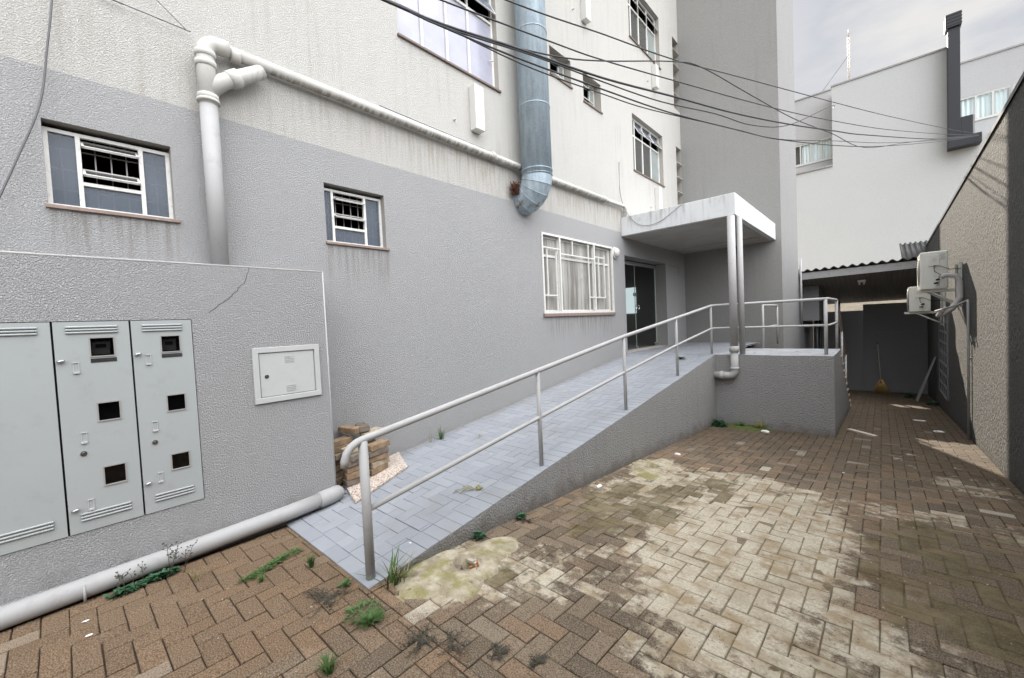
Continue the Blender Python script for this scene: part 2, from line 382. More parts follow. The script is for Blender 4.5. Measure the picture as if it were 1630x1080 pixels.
def plank_mat():
    t = NT('plank_soffit'); s = t.xyz()
    w_ = t.math('FRACT', t.math('MULTIPLY', s[0], 9.0))
    g = t.step(w_, .0, .10)
    c = t.mix(g, (.03, .028, .026), t.mix(t.noise(1, 4, .6, v=t.mapv(t.pos(), (9, 1, 1))), (.20, .19, .18), (.28, .265, .25)))
    return t.done(c, .6, t.bump(g, .6, .006))
M['plank'] = plank_mat()
t = NT('curtain_fabric'); s_ = t.xyz(); M['curtain'] = t.done(t.mix(t.step(t.math('SINE', t.math('MULTIPLY', s_[0], 40.)), -1, 1), (.62, .68, .69), (.84, .88, .88)), .8)
t = NT('soil'); M['soil'] = t.done(t.mix(t.noise(3, 6, .7), (.05, .035, .022), (.11, .08, .05)), .95, t.bump(t.noise(20, 5), .8, .02))

# ------------------------------------------------------------------ mesh helpers
def tag(o, label=None, cat=None, group=None, kind=None):
    if label: o['label'] = label
    if cat: o['category'] = cat
    if group: o['group'] = group
    if kind: o['kind'] = kind
    return o
def empty(name, loc, label=None, cat=None, group=None, kind=None):
    o = bpy.data.objects.new(name, None); COL.objects.link(o); o.location = loc; o.empty_display_size = .1
    return tag(o, label, cat, group, kind)
def wloc(o):
    v = Vector((0, 0, 0))
    while o is not None: v += o.location; o = o.parent
    return v
class MB:
    def __init__(s): s.v = []; s.f = []; s.col = {}; s.sm = []
    def poly(s, pts, smooth=False):
        b = len(s.v); s.v += [tuple(p) for p in pts]; s.f.append(tuple(range(b, b+len(pts)))); s.sm.append(smooth); return s
    def mesh(s, vs, fs, smooth=False):
        b = len(s.v); s.v += [tuple(p) for p in vs]
        for f in fs: s.f.append(tuple(i+b for i in f)); s.sm.append(smooth)
        return s
    def box(s, x0, x1, y0, y1, z0, z1, rot=None, c=None):
        vs = [Vector((x, y, z)) for x in (x0, x1) for y in (y0, y1) for z in (z0, z1)]
        if rot is not None:
            cc = Vector(c) if c else sum(vs, Vector())/8
            vs = [rot @ (p-cc)+cc for p in vs]
        return s.mesh(vs, [(0, 1, 3, 2), (4, 6, 7, 5), (0, 4, 5, 1), (2, 3, 7, 6), (0, 2, 6, 4), (1, 5, 7, 3)])
    def tube(s, pts, r, n=12, caps=True):
        pts = [Vector(p) for p in pts]; rs = r if isinstance(r, (list, tuple)) else [r]*len(pts)
        t0 = (pts[1]-pts[0]).normalized(); up = Vector((0, 0, 1)) if abs(t0.z) < .9 else Vector((1, 0, 0))
        u = t0.cross(up).normalized(); rings = []; b = len(s.v)
        for i, p in enumerate(pts):
            if i == 0: t_ = t0
            elif i == len(pts)-1: t_ = (pts[i]-pts[i-1]).normalized()
            else: t_ = ((pts[i+1]-pts[i]).normalized()+(pts[i]-pts[i-1]).normalized()).normalized()
            u = (u - t_*u.dot(t_)).normalized(); v = t_.cross(u)
            for k in range(n):
                a = 2*math.pi*k/n; s.v.append(tuple(p+(u*math.cos(a)+v*math.sin(a))*rs[i]))
        for i in range(len(pts)-1):
            for k in range(n):
                a = b+i*n+k; c = b+i*n+(k+1) % n
                s.f.append((a, c, c+n, a+n)); s.sm.append(True)
        if caps:
            s.f.append(tuple(b+k for k in reversed(range(n)))); s.sm.append(False)
            e = b+(len(pts)-1)*n; s.f.append(tuple(e+k for k in range(n))); s.sm.append(False)
        return s
    def disc(s, c, nrm, r, th, n=24):
        c = Vector(c); nrm = Vector(nrm).normalized(); return s.tube([c, c+nrm*th], r, n)
    def build(s, name, mat, parent=None, bevel=0., attrs=None, world_origin=False):
        if parent is not None: o0 = wloc(parent)
        elif world_origin: o0 = Vector((0, 0, 0))
        else:
            xs = [p[0] for p in s.v]; ys = [p[1] for p in s.v]; zs = [p[2] for p in s.v]
            o0 = Vector(((min(xs)+max(xs))/2, (min(ys)+max(ys))/2, min(zs)))
        # children keep their mesh relative to the parent's origin
        me = bpy.data.meshes.new(name); me.from_pydata([(p[0]-o0.x, p[1]-o0.y, p[2]-o0.z) for p in s.v], [], s.f); me.update()
        me.polygons.foreach_set('use_smooth', s.sm)
        if attrs:
            for an, vals in attrs.items():
                ca = me.color_attributes.new(an, 'FLOAT_COLOR', 'POINT')
                ca.data.foreach_set('color', [c for v in vals for c in v])
        o = bpy.data.objects.new(name, me); COL.objects.link(o)
        me.materials.append(M[mat] if isinstance(mat, str) else mat)
        if parent is not None: o.parent = parent
        else: o.location = o0
        if bevel:
            m = o.modifiers.new('bevel', 'BEVEL'); m.width = bevel; m.segments = 2; m.limit_method = 'ANGLE'; m.angle_limit = R(40)
        return o

def arc(c, a, b, r, d0, d1, n=8):
    """arc points round c in the plane of unit vectors a, b from angle d0 to d1"""
    c = Vector(c); a = Vector(a); b = Vector(b)
    return [c+a*(math.cos(R(d0+(d1-d0)*i/n))*r)+b*(math.sin(R(d0+(d1-d0)*i/n))*r) for i in range(n+1)]

def wall_x(mb, X, y0, y1, z0, z1, holes, face=1):
    ys = sorted(set([y0, y1]+[h[i] for h in holes for i in (0, 1)])); zs = sorted(set([z0, z1]+[h[i] for h in holes for i in (2, 3)]))
    ys = [y for y in ys if y0 <= y <= y1]; zs = [z for z in zs if z0 <= z <= z1]
    for i in range(len(ys)-1):
        for j in range(len(zs)-1):
            cy = (ys[i]+ys[i+1])/2; cz = (zs[j]+zs[j+1])/2
            if any(h[0] < cy < h[1] and h[2] < cz < h[3] for h in holes): continue
            q = [(X, ys[i], zs[j]), (X, ys[i+1], zs[j]), (X, ys[i+1], zs[j+1]), (X, ys[i], zs[j+1])]
            mb.poly(q if face > 0 else q[::-1])

# ------------------------------------------------------------------ terrain heights
def gz(y):
    if y < 1.0: return -1.6
    if y < 1.6: return -1.6-.07*(y-1.0)**2/1.2
    return -1.6-.07*(y-1.3)
def rz(y): return min(-.765, -1.6+.1155*(y-1.2))
YF = 8.44   # landing front
XR = -2.38  # ramp wall face

# stains: (cx, cy, rx, ry, weight)
CEM = [(-.80, 3.55, .62, 1.45, 1.0), (-1.05, 4.75, .75, .55, .8), (-.55, 2.45, .75, .70, .72), (-2.1, 1.75, .30, .42, .8), (-1.78, 1.98, .34, .42, .62),
       (-2.1, 4.8, .36, .45, .85), (-1.75, 3.9, .60, .80, .72), (-1.6, 2.6, .22, .25, .45), (-.1, 2.55, .5, .5, .5), (.2, 4.95, 1.0, .28, .55), (-1.55, 2.0, .16, .2, .6), (.72, 6.4, .3, .5, .5), (.35, 7.3, .5, .5, .3)]
MOS = [(.30, 3.75, .42, 1.15, 1.0), (.62, 3.0, .45, .8, .8), (-1.80, 3.55, .48, .85, 1.0), (-1.5, 4.4, .55, .55, .75), (-.15, 2.15, .45, .5, .6), (-1.85, 1.9, .22, .22, .7), (-1.9, 8.0, .7, .35, .7), (.75, 4.6, .35, .5, .7), (-1.2, 3.4, .3, .9, .35)]
ORA = [(-3.1, .35, .95, 1.5, 1.0), (-2.2, .7, .7, .7, .55), (-1.9, .95, .6, .45, .45), (0, 14, 1.4, 5, .35)]
def blobs(L_, x, y):
    v = 0
    for cx, cy, rx, ry, w_ in L_:
        d = math.sqrt(((x-cx)/rx)**2+((y-cy)/ry)**2); v = max(v, w_*max(0., min(1., (1.45-d)/.7)))
    return v
def stain(x, y): return (blobs(CEM, x, y), blobs(MOS, x, y), blobs(ORA, x, y), 1)

HOLES = [(-2.12, 1.78, .10), (-2.1, 4.8, .09)]
def herring(x0, x1, y0, y1, w_=.111):
    """90 degree herringbone bricks as (xa, xb, ya, yb)"""
    ni = int((x1-x0)/w_)+8; nj = int((y1-y0)/w_)+8
    out = []
    for j in range(-4, nj):
        for k in range(-nj//4-4, ni//4+4):
            bx = j+4*k; by = j
            for (ax, ay, sx, sy) in ((0, 0, 2, 1), (0, 1, 1, 2)):
                xa = x0+(bx+ax)*w_; ya = y0+(by+ay)*w_
                r = (xa, xa+sx*w_, ya, ya+sy*w_)
                if r[1] > x0 and r[0] < x1 and r[3] > y0 and r[2] < y1: out.append(r)
    return out
def clip(r, c):
    q = (max(r[0], c[0]), min(r[1], c[1]), max(r[2], c[2]), min(r[3], c[3]))
    return q if q[1]-q[0] > .018 and q[3]-q[2] > .018 else None
def lay(rects, zf, gap, bev, depth, jit, tilt, holes=()):
    mb = MB(); tint = []; st = []
    for (xa, xb, ya, yb) in rects:
        cx, cy = (xa+xb)/2, (ya+yb)/2
        if any(math.hypot(cx-h[0], cy-h[1]) < h[2]+.03 for h in holes): continue
        g = gap*random.uniform(.3, .9)
        x0_, x1_, y0_, y1_ = xa+g, xb-g*random.uniform(.6, 1.2), ya+g*random.uniform(.6, 1.2), yb-g
        dz = random.uniform(-jit, jit); tx = random.gauss(0, tilt); ty = random.gauss(0, tilt); rot = random.gauss(0, tilt*.9)
        def P(x, y, d):
            dx, dy = x-cx, y-cy
            return (x-dy*rot, y+dx*rot, zf(x, y)+dz+dx*tx+dy*ty-d)
        bv = bev*random.uniform(.7, 1.5)
        inn = [(x0_+bv, y0_+bv), (x1_-bv, y0_+bv), (x1_-bv, y1_-bv), (x0_+bv, y1_-bv)]; out = [(x0_, y0_), (x1_, y0_), (x1_, y1_), (x0_, y1_)]
        vs = [P(*p, 0) for p in inn]+[P(*p, bv*.8) for p in out]+[P(*p, depth) for p in out]
        fs = [(0, 1, 2, 3)]
        for k in range(4):
            n = (k+1) % 4; fs += [(4+k, 4+n, n, k), (8+k, 8+n, 4+n, 4+k)]
        mb.mesh(vs, fs)
        tc_ = (random.random(), random.random(), random.random(), 1)
        tint += [tc_]*12; st += [stain(v[0], v[1]) for v in vs]
    return mb, {'tint': tint, 'stain': st}

# ------------------------------------------------------------------ ground
def ground_sheet():
    mb = MB(); xs = [-60, -20, -6, 2.5, 20, 60]; ys = [-60, -20, -4, 1.3]+[1.3+i*2.5 for i in range(1, 8)]+[26, 60, 140]
    def z(x, y): return (gz(min(y, 20))-.26)
    vs = [(x, y, z(x, y)) for y in ys for x in xs]; n = len(xs)
    mb.mesh(vs, [(j*n+i, j*n+i+1, (j+1)*n+i+1, (j+1)*n+i) for j in range(len(ys)-1) for i in range(n-1)])
    return tag(mb.build('ground', 'soil', world_origin=True), kind='structure')
ground_sheet()
regions = [(-3.70, 1.05, -2.6, 1.2), (XR-.02, 1.05, 1.2, YF+.02), (-.60, 1.05, YF+.02, 13.1), (-1.85, 1.05, 13.1, 17.88)]
rects = []
for r in herring(-4.0, 1.2, -2.7, 18.0, .1105):
    for c in regions:
        q = clip(r, c)
        if q: rects.append(q)
zf = lambda x, y: gz(y)+.006*mnoise.noise((x*.9, y*.9, 0))
mb, at = lay(rects, zf, .0052, .004, .022, .0017, .007, HOLES)
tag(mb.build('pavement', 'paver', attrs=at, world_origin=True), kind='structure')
# joint filling, flush where the cement wash lies
mb = MB(); st = []
sx = .055
for c in [(-3.78, 1.05, -2.6, 1.2), (XR-.02, 1.05, 1.2, YF+.02), (-.62, 1.05, YF+.02, 13.1), (-1.85, 1.05, 13.1, 17.88)]:
    nx = int((c[1]-c[0])/sx)+1; ny = int((c[3]-c[2])/sx)+1; vs = []
    for j in range(ny+1):
        for i in range(nx+1):
            x = c[0]+(c[1]-c[0])*i/nx; y = c[2]+(c[3]-c[2])*j/ny
            s_ = stain(x, y); f_ = max(s_[0]*1.1, s_[1]*.9)+.45*mnoise.noise((x*3, y*3, 2))
            d = .0135-.0115*max(0, min(1, (f_-.62)*2.6))
            if any(math.hypot(x-h[0], y-h[1]) < h[2]+.04 for h in HOLES): d = .22
            vs.append((x, y, zf(x, y)-d)); st.append(s_)
    b = len(mb.v)
    mb.mesh(vs, [(j*(nx+1)+i, j*(nx+1)+i+1, (j+1)*(nx+1)+i+1, (j+1)*(nx+1)+i) for j in range(ny) for i in range(nx)], True)
tag(mb.build('paving_joint_soil', 'joint', attrs={'stain': st}, world_origin=True), kind='structure')

# cement collars round the two broken drain holes
def collar(cx, cy, rh, rx, ry, label, seed, stump):
    root = empty('cement_collar', (cx, cy, zf(cx, cy)), label, 'cement patch')
    mb = MB(); n = 56; rings = 9; vs = []
    for k in range(rings+1):
        f_ = k/rings
        for i in range(n):
            a = 2*math.pi*i/n; ca, sa = math.cos(a), math.sin(a)
            wob = 1+.62*mnoise.noise((ca*1.3+seed, sa*1.3, seed))+.16*mnoise.noise((ca*4+seed, sa*4, 3))
            ro = 1/math.sqrt((ca/rx)**2+(sa/ry)**2)*wob
            ri = rh*(1+.25*mnoise.noise((ca*2, sa*2, seed+5)))
            if k == 0: rr, h = ri*.93, -.17
            else:
                g = (k-1)/(rings-1); rr = ri+(ro-ri)*g**.9
                h = .022*(1-g**2.2)+.012*mnoise.noise((cx+ca*rr*14, cy+sa*rr*14, seed))*(1-g)+(-.012 if k == rings else 0)
            x, y = cx+ca*rr, cy+sa*rr
            if x < XR+.004 and y < 9: pass
            x = min(x, 5)
            if y > 1.2: x = max(x, XR+.003)
            vs.append((x, y, zf(x, y)+h+.003))
    mb.mesh(vs, [(k*n+i, k*n+(i+1) % n, (k+1)*n+(i+1) % n, (k+1)*n+i) for k in range(rings) for i in range(n)], True)
    mb.build('cement_ring', 'cement', root)
    hb = MB(); hb.disc((cx, cy, zf(cx, cy)-.172), (0, 0, 1), rh*1.2, .004); hb.build('hole_bottom', 'dark', root)  # near-black disc paints the shade down in the hole
    if stump:
        b = MB()
        for i in range(5):
            a0 = 18*i-45; pts = []
            rr = rh*.80
            z0 = zf(cx, cy)-.08; h1 = .092+.02*math.sin(i*2.1)
            p = [(cx+rr*math.cos(R(a0+k)), cy+rr*math.sin(R(a0+k))) for k in (0, 18)]; q = [(cx+rr*.86*math.cos(R(a0+k)), cy+rr*.86*math.sin(R(a0+k))) for k in (0, 18)]
            b.mesh([(p[0][0], p[0][1], z0), (p[1][0], p[1][1], z0), (q[1][0], q[1][1], z0), (q[0][0], q[0][1], z0), (p[0][0], p[0][1], z0+h1), (p[1][0], p[1][1], z0+h1), (q[1][0], q[1][1], z0+h1), (q[0][0], q[0][1], z0+h1)],
                   [(0, 1, 5, 4), (2, 3, 7, 6), (4, 5, 6, 7), (0, 4, 7, 3), (1, 2, 6, 5)])
        b.build('broken_clay_pipe', 'clay', root)
        b = MB(); b.box(cx-.085, cx-.035, cy-.06, cy+.0, zf(cx, cy)-.085, zf(cx, cy)-.02, Matrix.Rotation(.5, 3, 'Z') @ Matrix.Rotation(.4, 3, 'X')); b.build('brick_piece', 'obC', root, .004)
    return root
collar(-2.12, 1.78, .098, .29, .44, 'lumpy cream cement round a hole with broken clay pipe, at the ramp foot', 1.3, True)
collar(-2.1, 4.8, .085, .26, .40, 'cream cement collar round a dark hole, further along the ramp wall', 6.1, False)

# ------------------------------------------------------------------ main building
XF = -4.2
bld = empty('apartment_building', (-8.0, 4.5, -2.2), 'tall block with white render above a grey band, small louvred windows and a porch', 'building')
W1 = (.01, .69, .95, 1.54); W2 = (1.90, 2.58, .92, 1.53)
WB = (2.90, 4.62, 3.48, 4.95); H1 = (5.95, 6.60, 4.30, 4.77); H2 = (7.02, 7.69, 4.22, 4.77)
WC = (9.10, 10.86, 3.42, 4.71); WC2 = (9.10, 10.86, 6.43, 7.72)
W3 = (5.51, 7.87, .17, 1.48); DR = (8.47, 10.80, -.765, 1.40)
S1 = (11.82, 12.2, 2.3, 4.73); S2 = (11.78, 12.2, 5.78, 7.70)
H3 = (5.95, 6.60, 7.30, 7.77); H4 = (7.02, 7.69, 7.22, 7.77)
holes = [W1, W2, WB, H1, H2, WC, WC2, W3, DR, S1, S2]
mb = MB(); wall_x(mb, XF, -3.2, 12.2, -2.3, 12.0, holes)
mb.poly([(XF, -3.2, -2.3), (XF, -3.2, 12), (-12, -3.2, 12), (-12, -3.2, -2.3)])
mb.poly([(-12, -3.2, -2.3), (-12, -3.2, 12), (-12, 14.9, 12), (-12, 14.9, -2.3)])
mb.build('wall', 'facade', bld)
mb = MB(); mb.box(-12.1, XF+.02, -3.3, 12.19, 12.0, 12.25); mb.build('roof', 'reveal', bld)
# stair tower
mb = MB()
TX = -1.83
mb.poly([(XF+.001, 12.2, -2.9), (TX, 12.2, -2.9), (TX, 12.2, 13), (XF+.001, 12.2, 13)])
mb.poly([(-12, 12.2, 12.2), (XF+.001, 12.2, 12.2), (XF+.001, 12.2, 13), (-12, 12.2, 13)])
mb.poly([(-12, 12.2, 13), (TX, 12.2, 13), (TX, 14.9, 13), (-12, 14.9, 13)])
mb.poly([(TX, 14.9, -2.9), (-12, 14.9, -2.9), (-12, 14.9, 13), (TX, 14.9, 13)])
mb.build('stair_tower', 'tower', bld)
mb = MB(); mb.poly([(TX, 12.2, -2.9), (TX, 14.9, -2.9), (TX, 14.9, 13), (TX, 12.2, 13)]); mb.build('tower_side_wall', 'towerside', bld)

def reveal(hole, depth, mat='reveal', liner=True, ldepth=1.2, bottom=True):
    y0, y1, z0, z1 = hole; xb = XF-depth
    mb = MB()
    mb.poly([(XF, y0, z0), (XF, y0, z1), (xb, y0, z1), (xb, y0, z0)]); mb.poly([(XF, y1, z0), (xb, y1, z0), (xb, y1, z1), (XF, y1, z1)])
    mb.poly([(XF, y0, z1), (XF, y1, z1), (xb, y1, z1), (xb, y0, z1)])
    if bottom: mb.poly([(XF, y0, z0), (xb, y0, z0), (xb, y1, z0), (XF, y1, z0)])
    o = mb.build('window_reveal', mat, bld)
    if liner:
        xl = xb-ldepth; m2 = MB(); e = .05
        m2.poly([(xl, y0-e, z0-e), (xl, y1+e, z0-e), (xl, y1+e, z1+e), (xl, y0-e, z1+e)])
        for (a, b) in (((y0-e, z0-e), (y0-e, z1+e)), ((y1+e, z0-e), (y1+e, z1+e)), ((y0-e, z0-e), (y1+e, z0-e)), ((y0-e, z1+e), (y1+e, z1+e))):
            m2.poly([(xb-.03, a[0], a[1]), (xb-.03, b[0], b[1]), (xl, b[0], b[1]), (xl, a[0], a[1])])
        m2.build('dark_room', 'dark', bld)
    return o
def bars(xc, segs, t_=.03, d=.03):
    """segs: list of ((ya,za),(yb,zb)) axis aligned bars"""
    mb = MB()
    for k, ((ya, za), (yb, zb)) in enumerate(segs):
        e = .0011*(k % 3)
        if abs(ya-yb) < 1e-6: mb.box(xc-d/2-e, xc+d/2+e, ya-t_/2, ya+t_/2, min(za, zb), max(za, zb))
        else: mb.box(xc-d/2-e-.0004, xc+d/2+e+.0004, min(ya, yb), max(ya, yb), za-t_/2, za+t_/2)
    return mb
def rectsegs(y0, y1, z0, z1, h=.013):
    return [((y0+h, z0), (y0+h, z1)), ((y1-h, z0), (y1-h, z1)), ((y0, z0+h), (y1, z0+h)), ((y0, z1-h), (y1, z1-h))]
def pane(y0, y1, z0, z1, x, mat, parent, th=.004):
    return MB().box(x-th/2, x+th/2, y0, y1, z0, z1).build('glass_pane', mat, parent)
def sash(yc0, yc1, zc, x, ang, parent, h=.11, mat='glassdark'):
    """tilted louvre sash with thin frame: hinged at its middle"""
    rot = Matrix.Rotation(R(ang), 3, 'Y')
    mb = MB(); c = (x, (yc0+yc1)/2, zc)
    mb.box(x-.008, x+.008, yc0, yc1, zc-h/2, zc-h/2+.014, rot, c); mb.box(x-.008, x+.008, yc0, yc1, zc+h/2-.014, zc+h/2, rot, c)
    mb.box(x-.007, x+.007, yc0, yc0+.014, zc-h/2, zc+h/2, rot, c); mb.box(x-.007, x+.007, yc1-.014, yc1, zc-h/2, zc+h/2, rot, c)
    s = mb.build('louvre_sash', 'frame', parent)
    g = MB(); g.box(x-.002, x+.002, yc0+.012, yc1-.012, zc-h/2+.01, zc+h/2-.01, rot, c); g.build('sash_glass', mat, parent)
def small_window(hole, y1p, y2p, sashes, zfix, ang):
    y0, y1, z0, z1 = hole; reveal(hole, .13, 'revealgrey'); x = XF-.085
    z0 += .012
    segs = rectsegs(y0, y1, z0, z1-.03)+[((y1p, z0), (y1p, z1-.03)), ((y2p, z0), (y2p, z1-.03)), ((y1p, zfix), (y2p, zfix))]
    f = bars(x, segs, .026, .03).build('window', 'frame', bld, .002)
    pane(y0, y1p, z0, z1-.03, x-.004, 'glasslouvre', f); pane(y2p, y1, z0, z1-.03, x-.004, 'glasslouvre', f); pane(y1p, y2p, z0, zfix, x-.004, 'glasslouvre', f)
    for zc in sashes: sash(y1p+.015, y2p-.015, zc, x+.004, ang, f)
    b = MB()
    for k in range(1, 8):
        yy = y0+(y1-y0)*k/8; b.box(x-.052, x-.044, yy-.004, yy+.004, z0, z1-.02)
    for k in (1, 2, 3): zz = z0+(z1-z0)*k/4; b.box(x-.0435, x-.036, y0, y1, zz-.004, zz+.004)
    b.build('security_bars', 'bar', f)
    MB().box(XF-.12, XF+.022, y0-.012, y1+.03, z0-.026, z0-.001).build('sill', 'sill', f, .003)
    return f
small_window(W1, .178, .515, [1.44, 1.24], 1.155, -55)
small_window(W2, 2.012, 2.375, [1.42, 1.24], 1.11, -62)

def big_window(hole, cols, split, depth, gm, up_sash=True, sillm='sillbrown', lead=.0):
    y0, y1, z0, z1 = hole; reveal(hole, depth+.04, 'reveal'); x = XF-depth; f1 = z0+(z1-z0)*split
    segs = rectsegs(y0, y1, z0, z1, .018)+[((c, z0), (c, z1)) for c in cols]+[((y0, f1), (y1, f1))]
    f = bars(x, segs, .036, .035).build('window', 'frame', bld, .002)
    ed = [y0]+cols+[y1]
    for i in range(len(ed)-1): pane(ed[i], ed[i+1], z0, f1, x-.004, gm[i % len(gm)], f)
    for i in range(len(ed)-1):
        if up_sash and i >= 1:
            sash(ed[i]+.02, ed[i+1]-.02, (f1+z1)/2+.02, x+.03, -28, f, h=(z1-f1)*.85, mat='glassgrey')
        else: pane(ed[i], ed[i+1], f1, z1, x-.004, 'glassdark', f)
    MB().box(XF-depth, XF+.03, y0-.02, y1+.02, z0-.03, z0-.002).build('sill', sillm, f, .003)
    # handle
    yh = ed[-1]-.12; MB().tube([(x+.03, yh, z0+.42), (x+.05, yh+.07, z0+.43)], .008, 6).build('handle', 'aluminium', f)
    return f
big_window(WB, [3.31, 3.72, 4.12], .68, .10, ['glasslilac', 'glasslilac', 'glasslilac', 'glasslilac'])
big_window(WC, [9.42, 9.85, 10.34], .68, .12, ['glassdark', 'glassdark', 'glassdark', 'glassclear'])
big_window(WC2, [9.42, 9.85, 10.34], .68, .12, ['glassdark', 'glassdark', 'glassdark', 'glassclear'])
def high_window(hole):
    y0, y1, z0, z1 = hole; reveal(hole, .2, 'reveal'); x = XF-.17
    f = bars(x, rectsegs(y0, y1, z0, z1)+[((y0+.47, z0), (y0+.47, z1))], .026, .03).build('window', 'frame', bld)
    sash(y0+.02, y0+.45, z0+(z1-z0)*.72, x+.05, -58, f, .17); sash(y0+.02, y0+.45, z0+(z1-z0)*.30, x+.05, -58, f, .17)
    pane(y0+.47, y1, z0, z1, x, 'glassclear', f)
    MB().box(XF-.16, XF+.025, y0-.02, y1+.02, z0-.03, z0-.002).build('sill', 'sillbrown', f)
high_window(H1); high_window(H2)
# stairwell slots with slats
for (y0, y1, z0, z1) in (S1, S2):
    reveal((y0, y1, z0, z1), .35, 'reveal', ldepth=.4)
    n = 5; zz = z0+.35
    while zz < z1-.1:
        rot = Matrix.Rotation(R(-20), 3, 'Y'); MB().box(XF-.24, XF+.03, y0+.004, y1-.004, zz-.014, zz+.014, rot).build('concrete_slat', 'reveal', bld); zz += .40

# grille window beside the door
y0, y1, z0, z1 = W3
reveal(W3, .12, 'reveal'); f = bars(XF-.07, rectsegs(y0, y1, z0, z1, .02)+[((6.02, z0), (6.02, z1)), ((7.2, z0), (7.2, z1)), ((y0, 1.14), (y1, 1.14))], .04, .03).build('window', 'frame', bld)
for a, b in ((y0, 6.02), (6.02, 7.2), (7.2, y1)): pane(a, b, z0, z1, XF-.074, 'glasscurtain', f)
segs = rectsegs(y0-.03, y1+.03, z0-.02, z1+.03, .016)
segs += [((6.0, z0), (6.0, z1)), ((7.16, z0), (7.16, z1))]
gr = bars(XF+.004, segs, .034, .03)
fine = [((5.62, .46), (5.62, 1.24)), ((5.88, .18), (5.88, 1.22)), ((y0, .46), (5.88, .46)), ((y0, 1.27), (6.0, 1.245)), ((6.0, 1.20), (7.16, 1.20)), ((6.40, 1.20), (6.40, 1.46)), ((6.95, .18), (6.95, 1.46)), ((6.95, .45), (7.55, .45)), ((7.55, .45), (7.55, 1.30)), ((7.16, 1.25), (7.55, 1.25)), ((7.32, .45), (7.32, 1.25))]
g2 = bars(XF+.004, fine, .020, .018); gr.mesh(g2.v, g2.f)
gr.build('window_grille', 'frame', f)
MB().box(XF-.05, XF+.035, y0-.05, y1+.06, z0-.075, z0-.022).build('sill', 'sill', f, .004)

# entrance
y0, y1, z0, z1 = DR
mb = MB(); XD = XF-.30
mb.poly([(XF, y0, z0), (XF, y0, z1), (XD-.02, y0, z1), (XD-.02, y0, z0)]); mb.poly([(XF, y1, z0), (XD-.02, y1, z0), (XD-.02, y1, z1), (XF, y1, z1)])
mb.poly([(XF, y0, z1), (XF, y1, z1), (XD-.02, y1, z1), (XD-.02, y0, z1)])
mb.build('door_reveal', 'tower', bld)
mb = MB(); X2 = -8.2
mb.poly([(X2, 7.6, z0-.01), (X2, 11.6, z0-.01), (X2, 11.6, 1.9), (X2, 7.6, 1.9)]); mb.poly([(XD-.02, 7.6, z0-.01), (X2, 7.6, z0-.01), (X2, 7.6, 1.9), (XD-.02, 7.6, 1.9)])
mb.poly([(XD-.02, 11.6, z0-.01), (X2, 11.6, z0-.01), (X2, 11.6, 1.9), (XD-.02, 11.6, 1.9)]); mb.poly([(XD-.02, 7.6, 1.9), (XD-.02, 11.6, 1.9), (X2, 11.6, 1.9), (X2, 7.6, 1.9)])
mb.poly([(XF, y0, z0-.006), (XF, y1, z0-.006), (X2, 11.6, z0-.006), (X2, 7.6, z0-.006)])
mb.box(-6.6, -6.2, 10.6, 11.59, z0, 1.89); mb.box(-7.9, -7.5, 7.7, 8.6, z0, .2)
mb.build('entrance_hall', 'room', bld)
dr = MB().box(XD-.03, XD+.03, y0, y1, z1-.10, z1-.03).build('entrance_door', 'aluminium', bld)
ym = y0+(y1-y0)*.47
for (a, b) in ((y0+.01, ym-.006), (ym+.006, y1-.02)): MB().box(XD-.005, XD+.005, a, b, z0+.02, z1-.10).build('glass_leaf', 'doorglass', dr)
mb = MB(); mb.box(XD-.008, XD+.008, ym-.0055, ym+.0055, z0+.02, z1-.1); mb.build('glass_edge', 'glassedge', dr); mb = MB(); mb.box(XD-.01, XD+.012, y1-.032, y1-.001, z0, z1-.1); mb.build('glass_edge', 'glassedge', dr)
for yy in (ym-.07, ym+.07): MB().tube([(XD+.05, yy, z0+.98), (XD+.055, yy+.03, z0+1.0), (XD+.055, yy+.03, z0+1.06), (XD+.05, yy, z0+1.08)], .011, 8).build('handle', 'chrome', dr)
for yy, zz in ((ym, z0+.05), (ym, z0+1.35), (y1-.06, z0+.06)): MB().box(XD-.02, XD+.025, yy-.055, yy+.055, zz-.04, zz+.04).build('patch_fitting', 'chrome', dr, .006)
MB().box(XF-.32, XF+.012, y0-.01, y1+.02, z0-.03, z0+.012).build('threshold', 'soffit', dr, .003)
mb = MB(); mb.box(-6.1, -5.42, 11.57, 11.59, .15, .92); mb.build('added_glow_pane', 'glowpane', bld)  # added glowing pane, gives the door glass its bright reflection

# canopy
mb = MB(); mb.box(XF+.001, -1.95, 8.36, 12.199, 1.80, 2.20); mb.build('canopy', 'canopy', bld, .008)
mb = MB(); mb.box(XF+.002, -2.06, 8.46, 12.198, 1.785, 1.799); mb.box(XF+.002, -2.07, 11.2, 11.3, 1.765, 1.784); mb.build('canopy_soffit', 'soffit', bld)

# ------------------------------------------------------------------ utility wall
uw = empty('utility_wall', (-3.95, -.5, -1.7), 'low grey rendered wall that holds the meter cabinets in front of the building', 'wall')
XM = -3.80; YM = 1.665
mb = MB()
cabh = (-.62, .672, -1.205, .147)
wall_x(mb, XM, -3.2, YM, -1.75, .562, [cabh])
mb.poly([(XM, YM, -1.75), (-4.19, YM, -1.75), (-4.19, YM, .562), (XM, YM, .562)])
mb.poly([(XM, -3.2, .562), (XM, YM, .562), (-4.19, YM, .562), (-4.19, -3.2, .562)])
for a, b, c, d in ((cabh[0], cabh[2], cabh[1], cabh[2]), (cabh[0], cabh[3], cabh[1], cabh[3]), (cabh[0], cabh[2], cabh[0], cabh[3]), (cabh[1], cabh[2], cabh[1], cabh[3])):
    mb.poly([(XM, a, b), (XM, c, d), (XM-.06, c, d), (XM-.06, a, b)])
mb.build('rendered_wall', 'meterwall', uw)
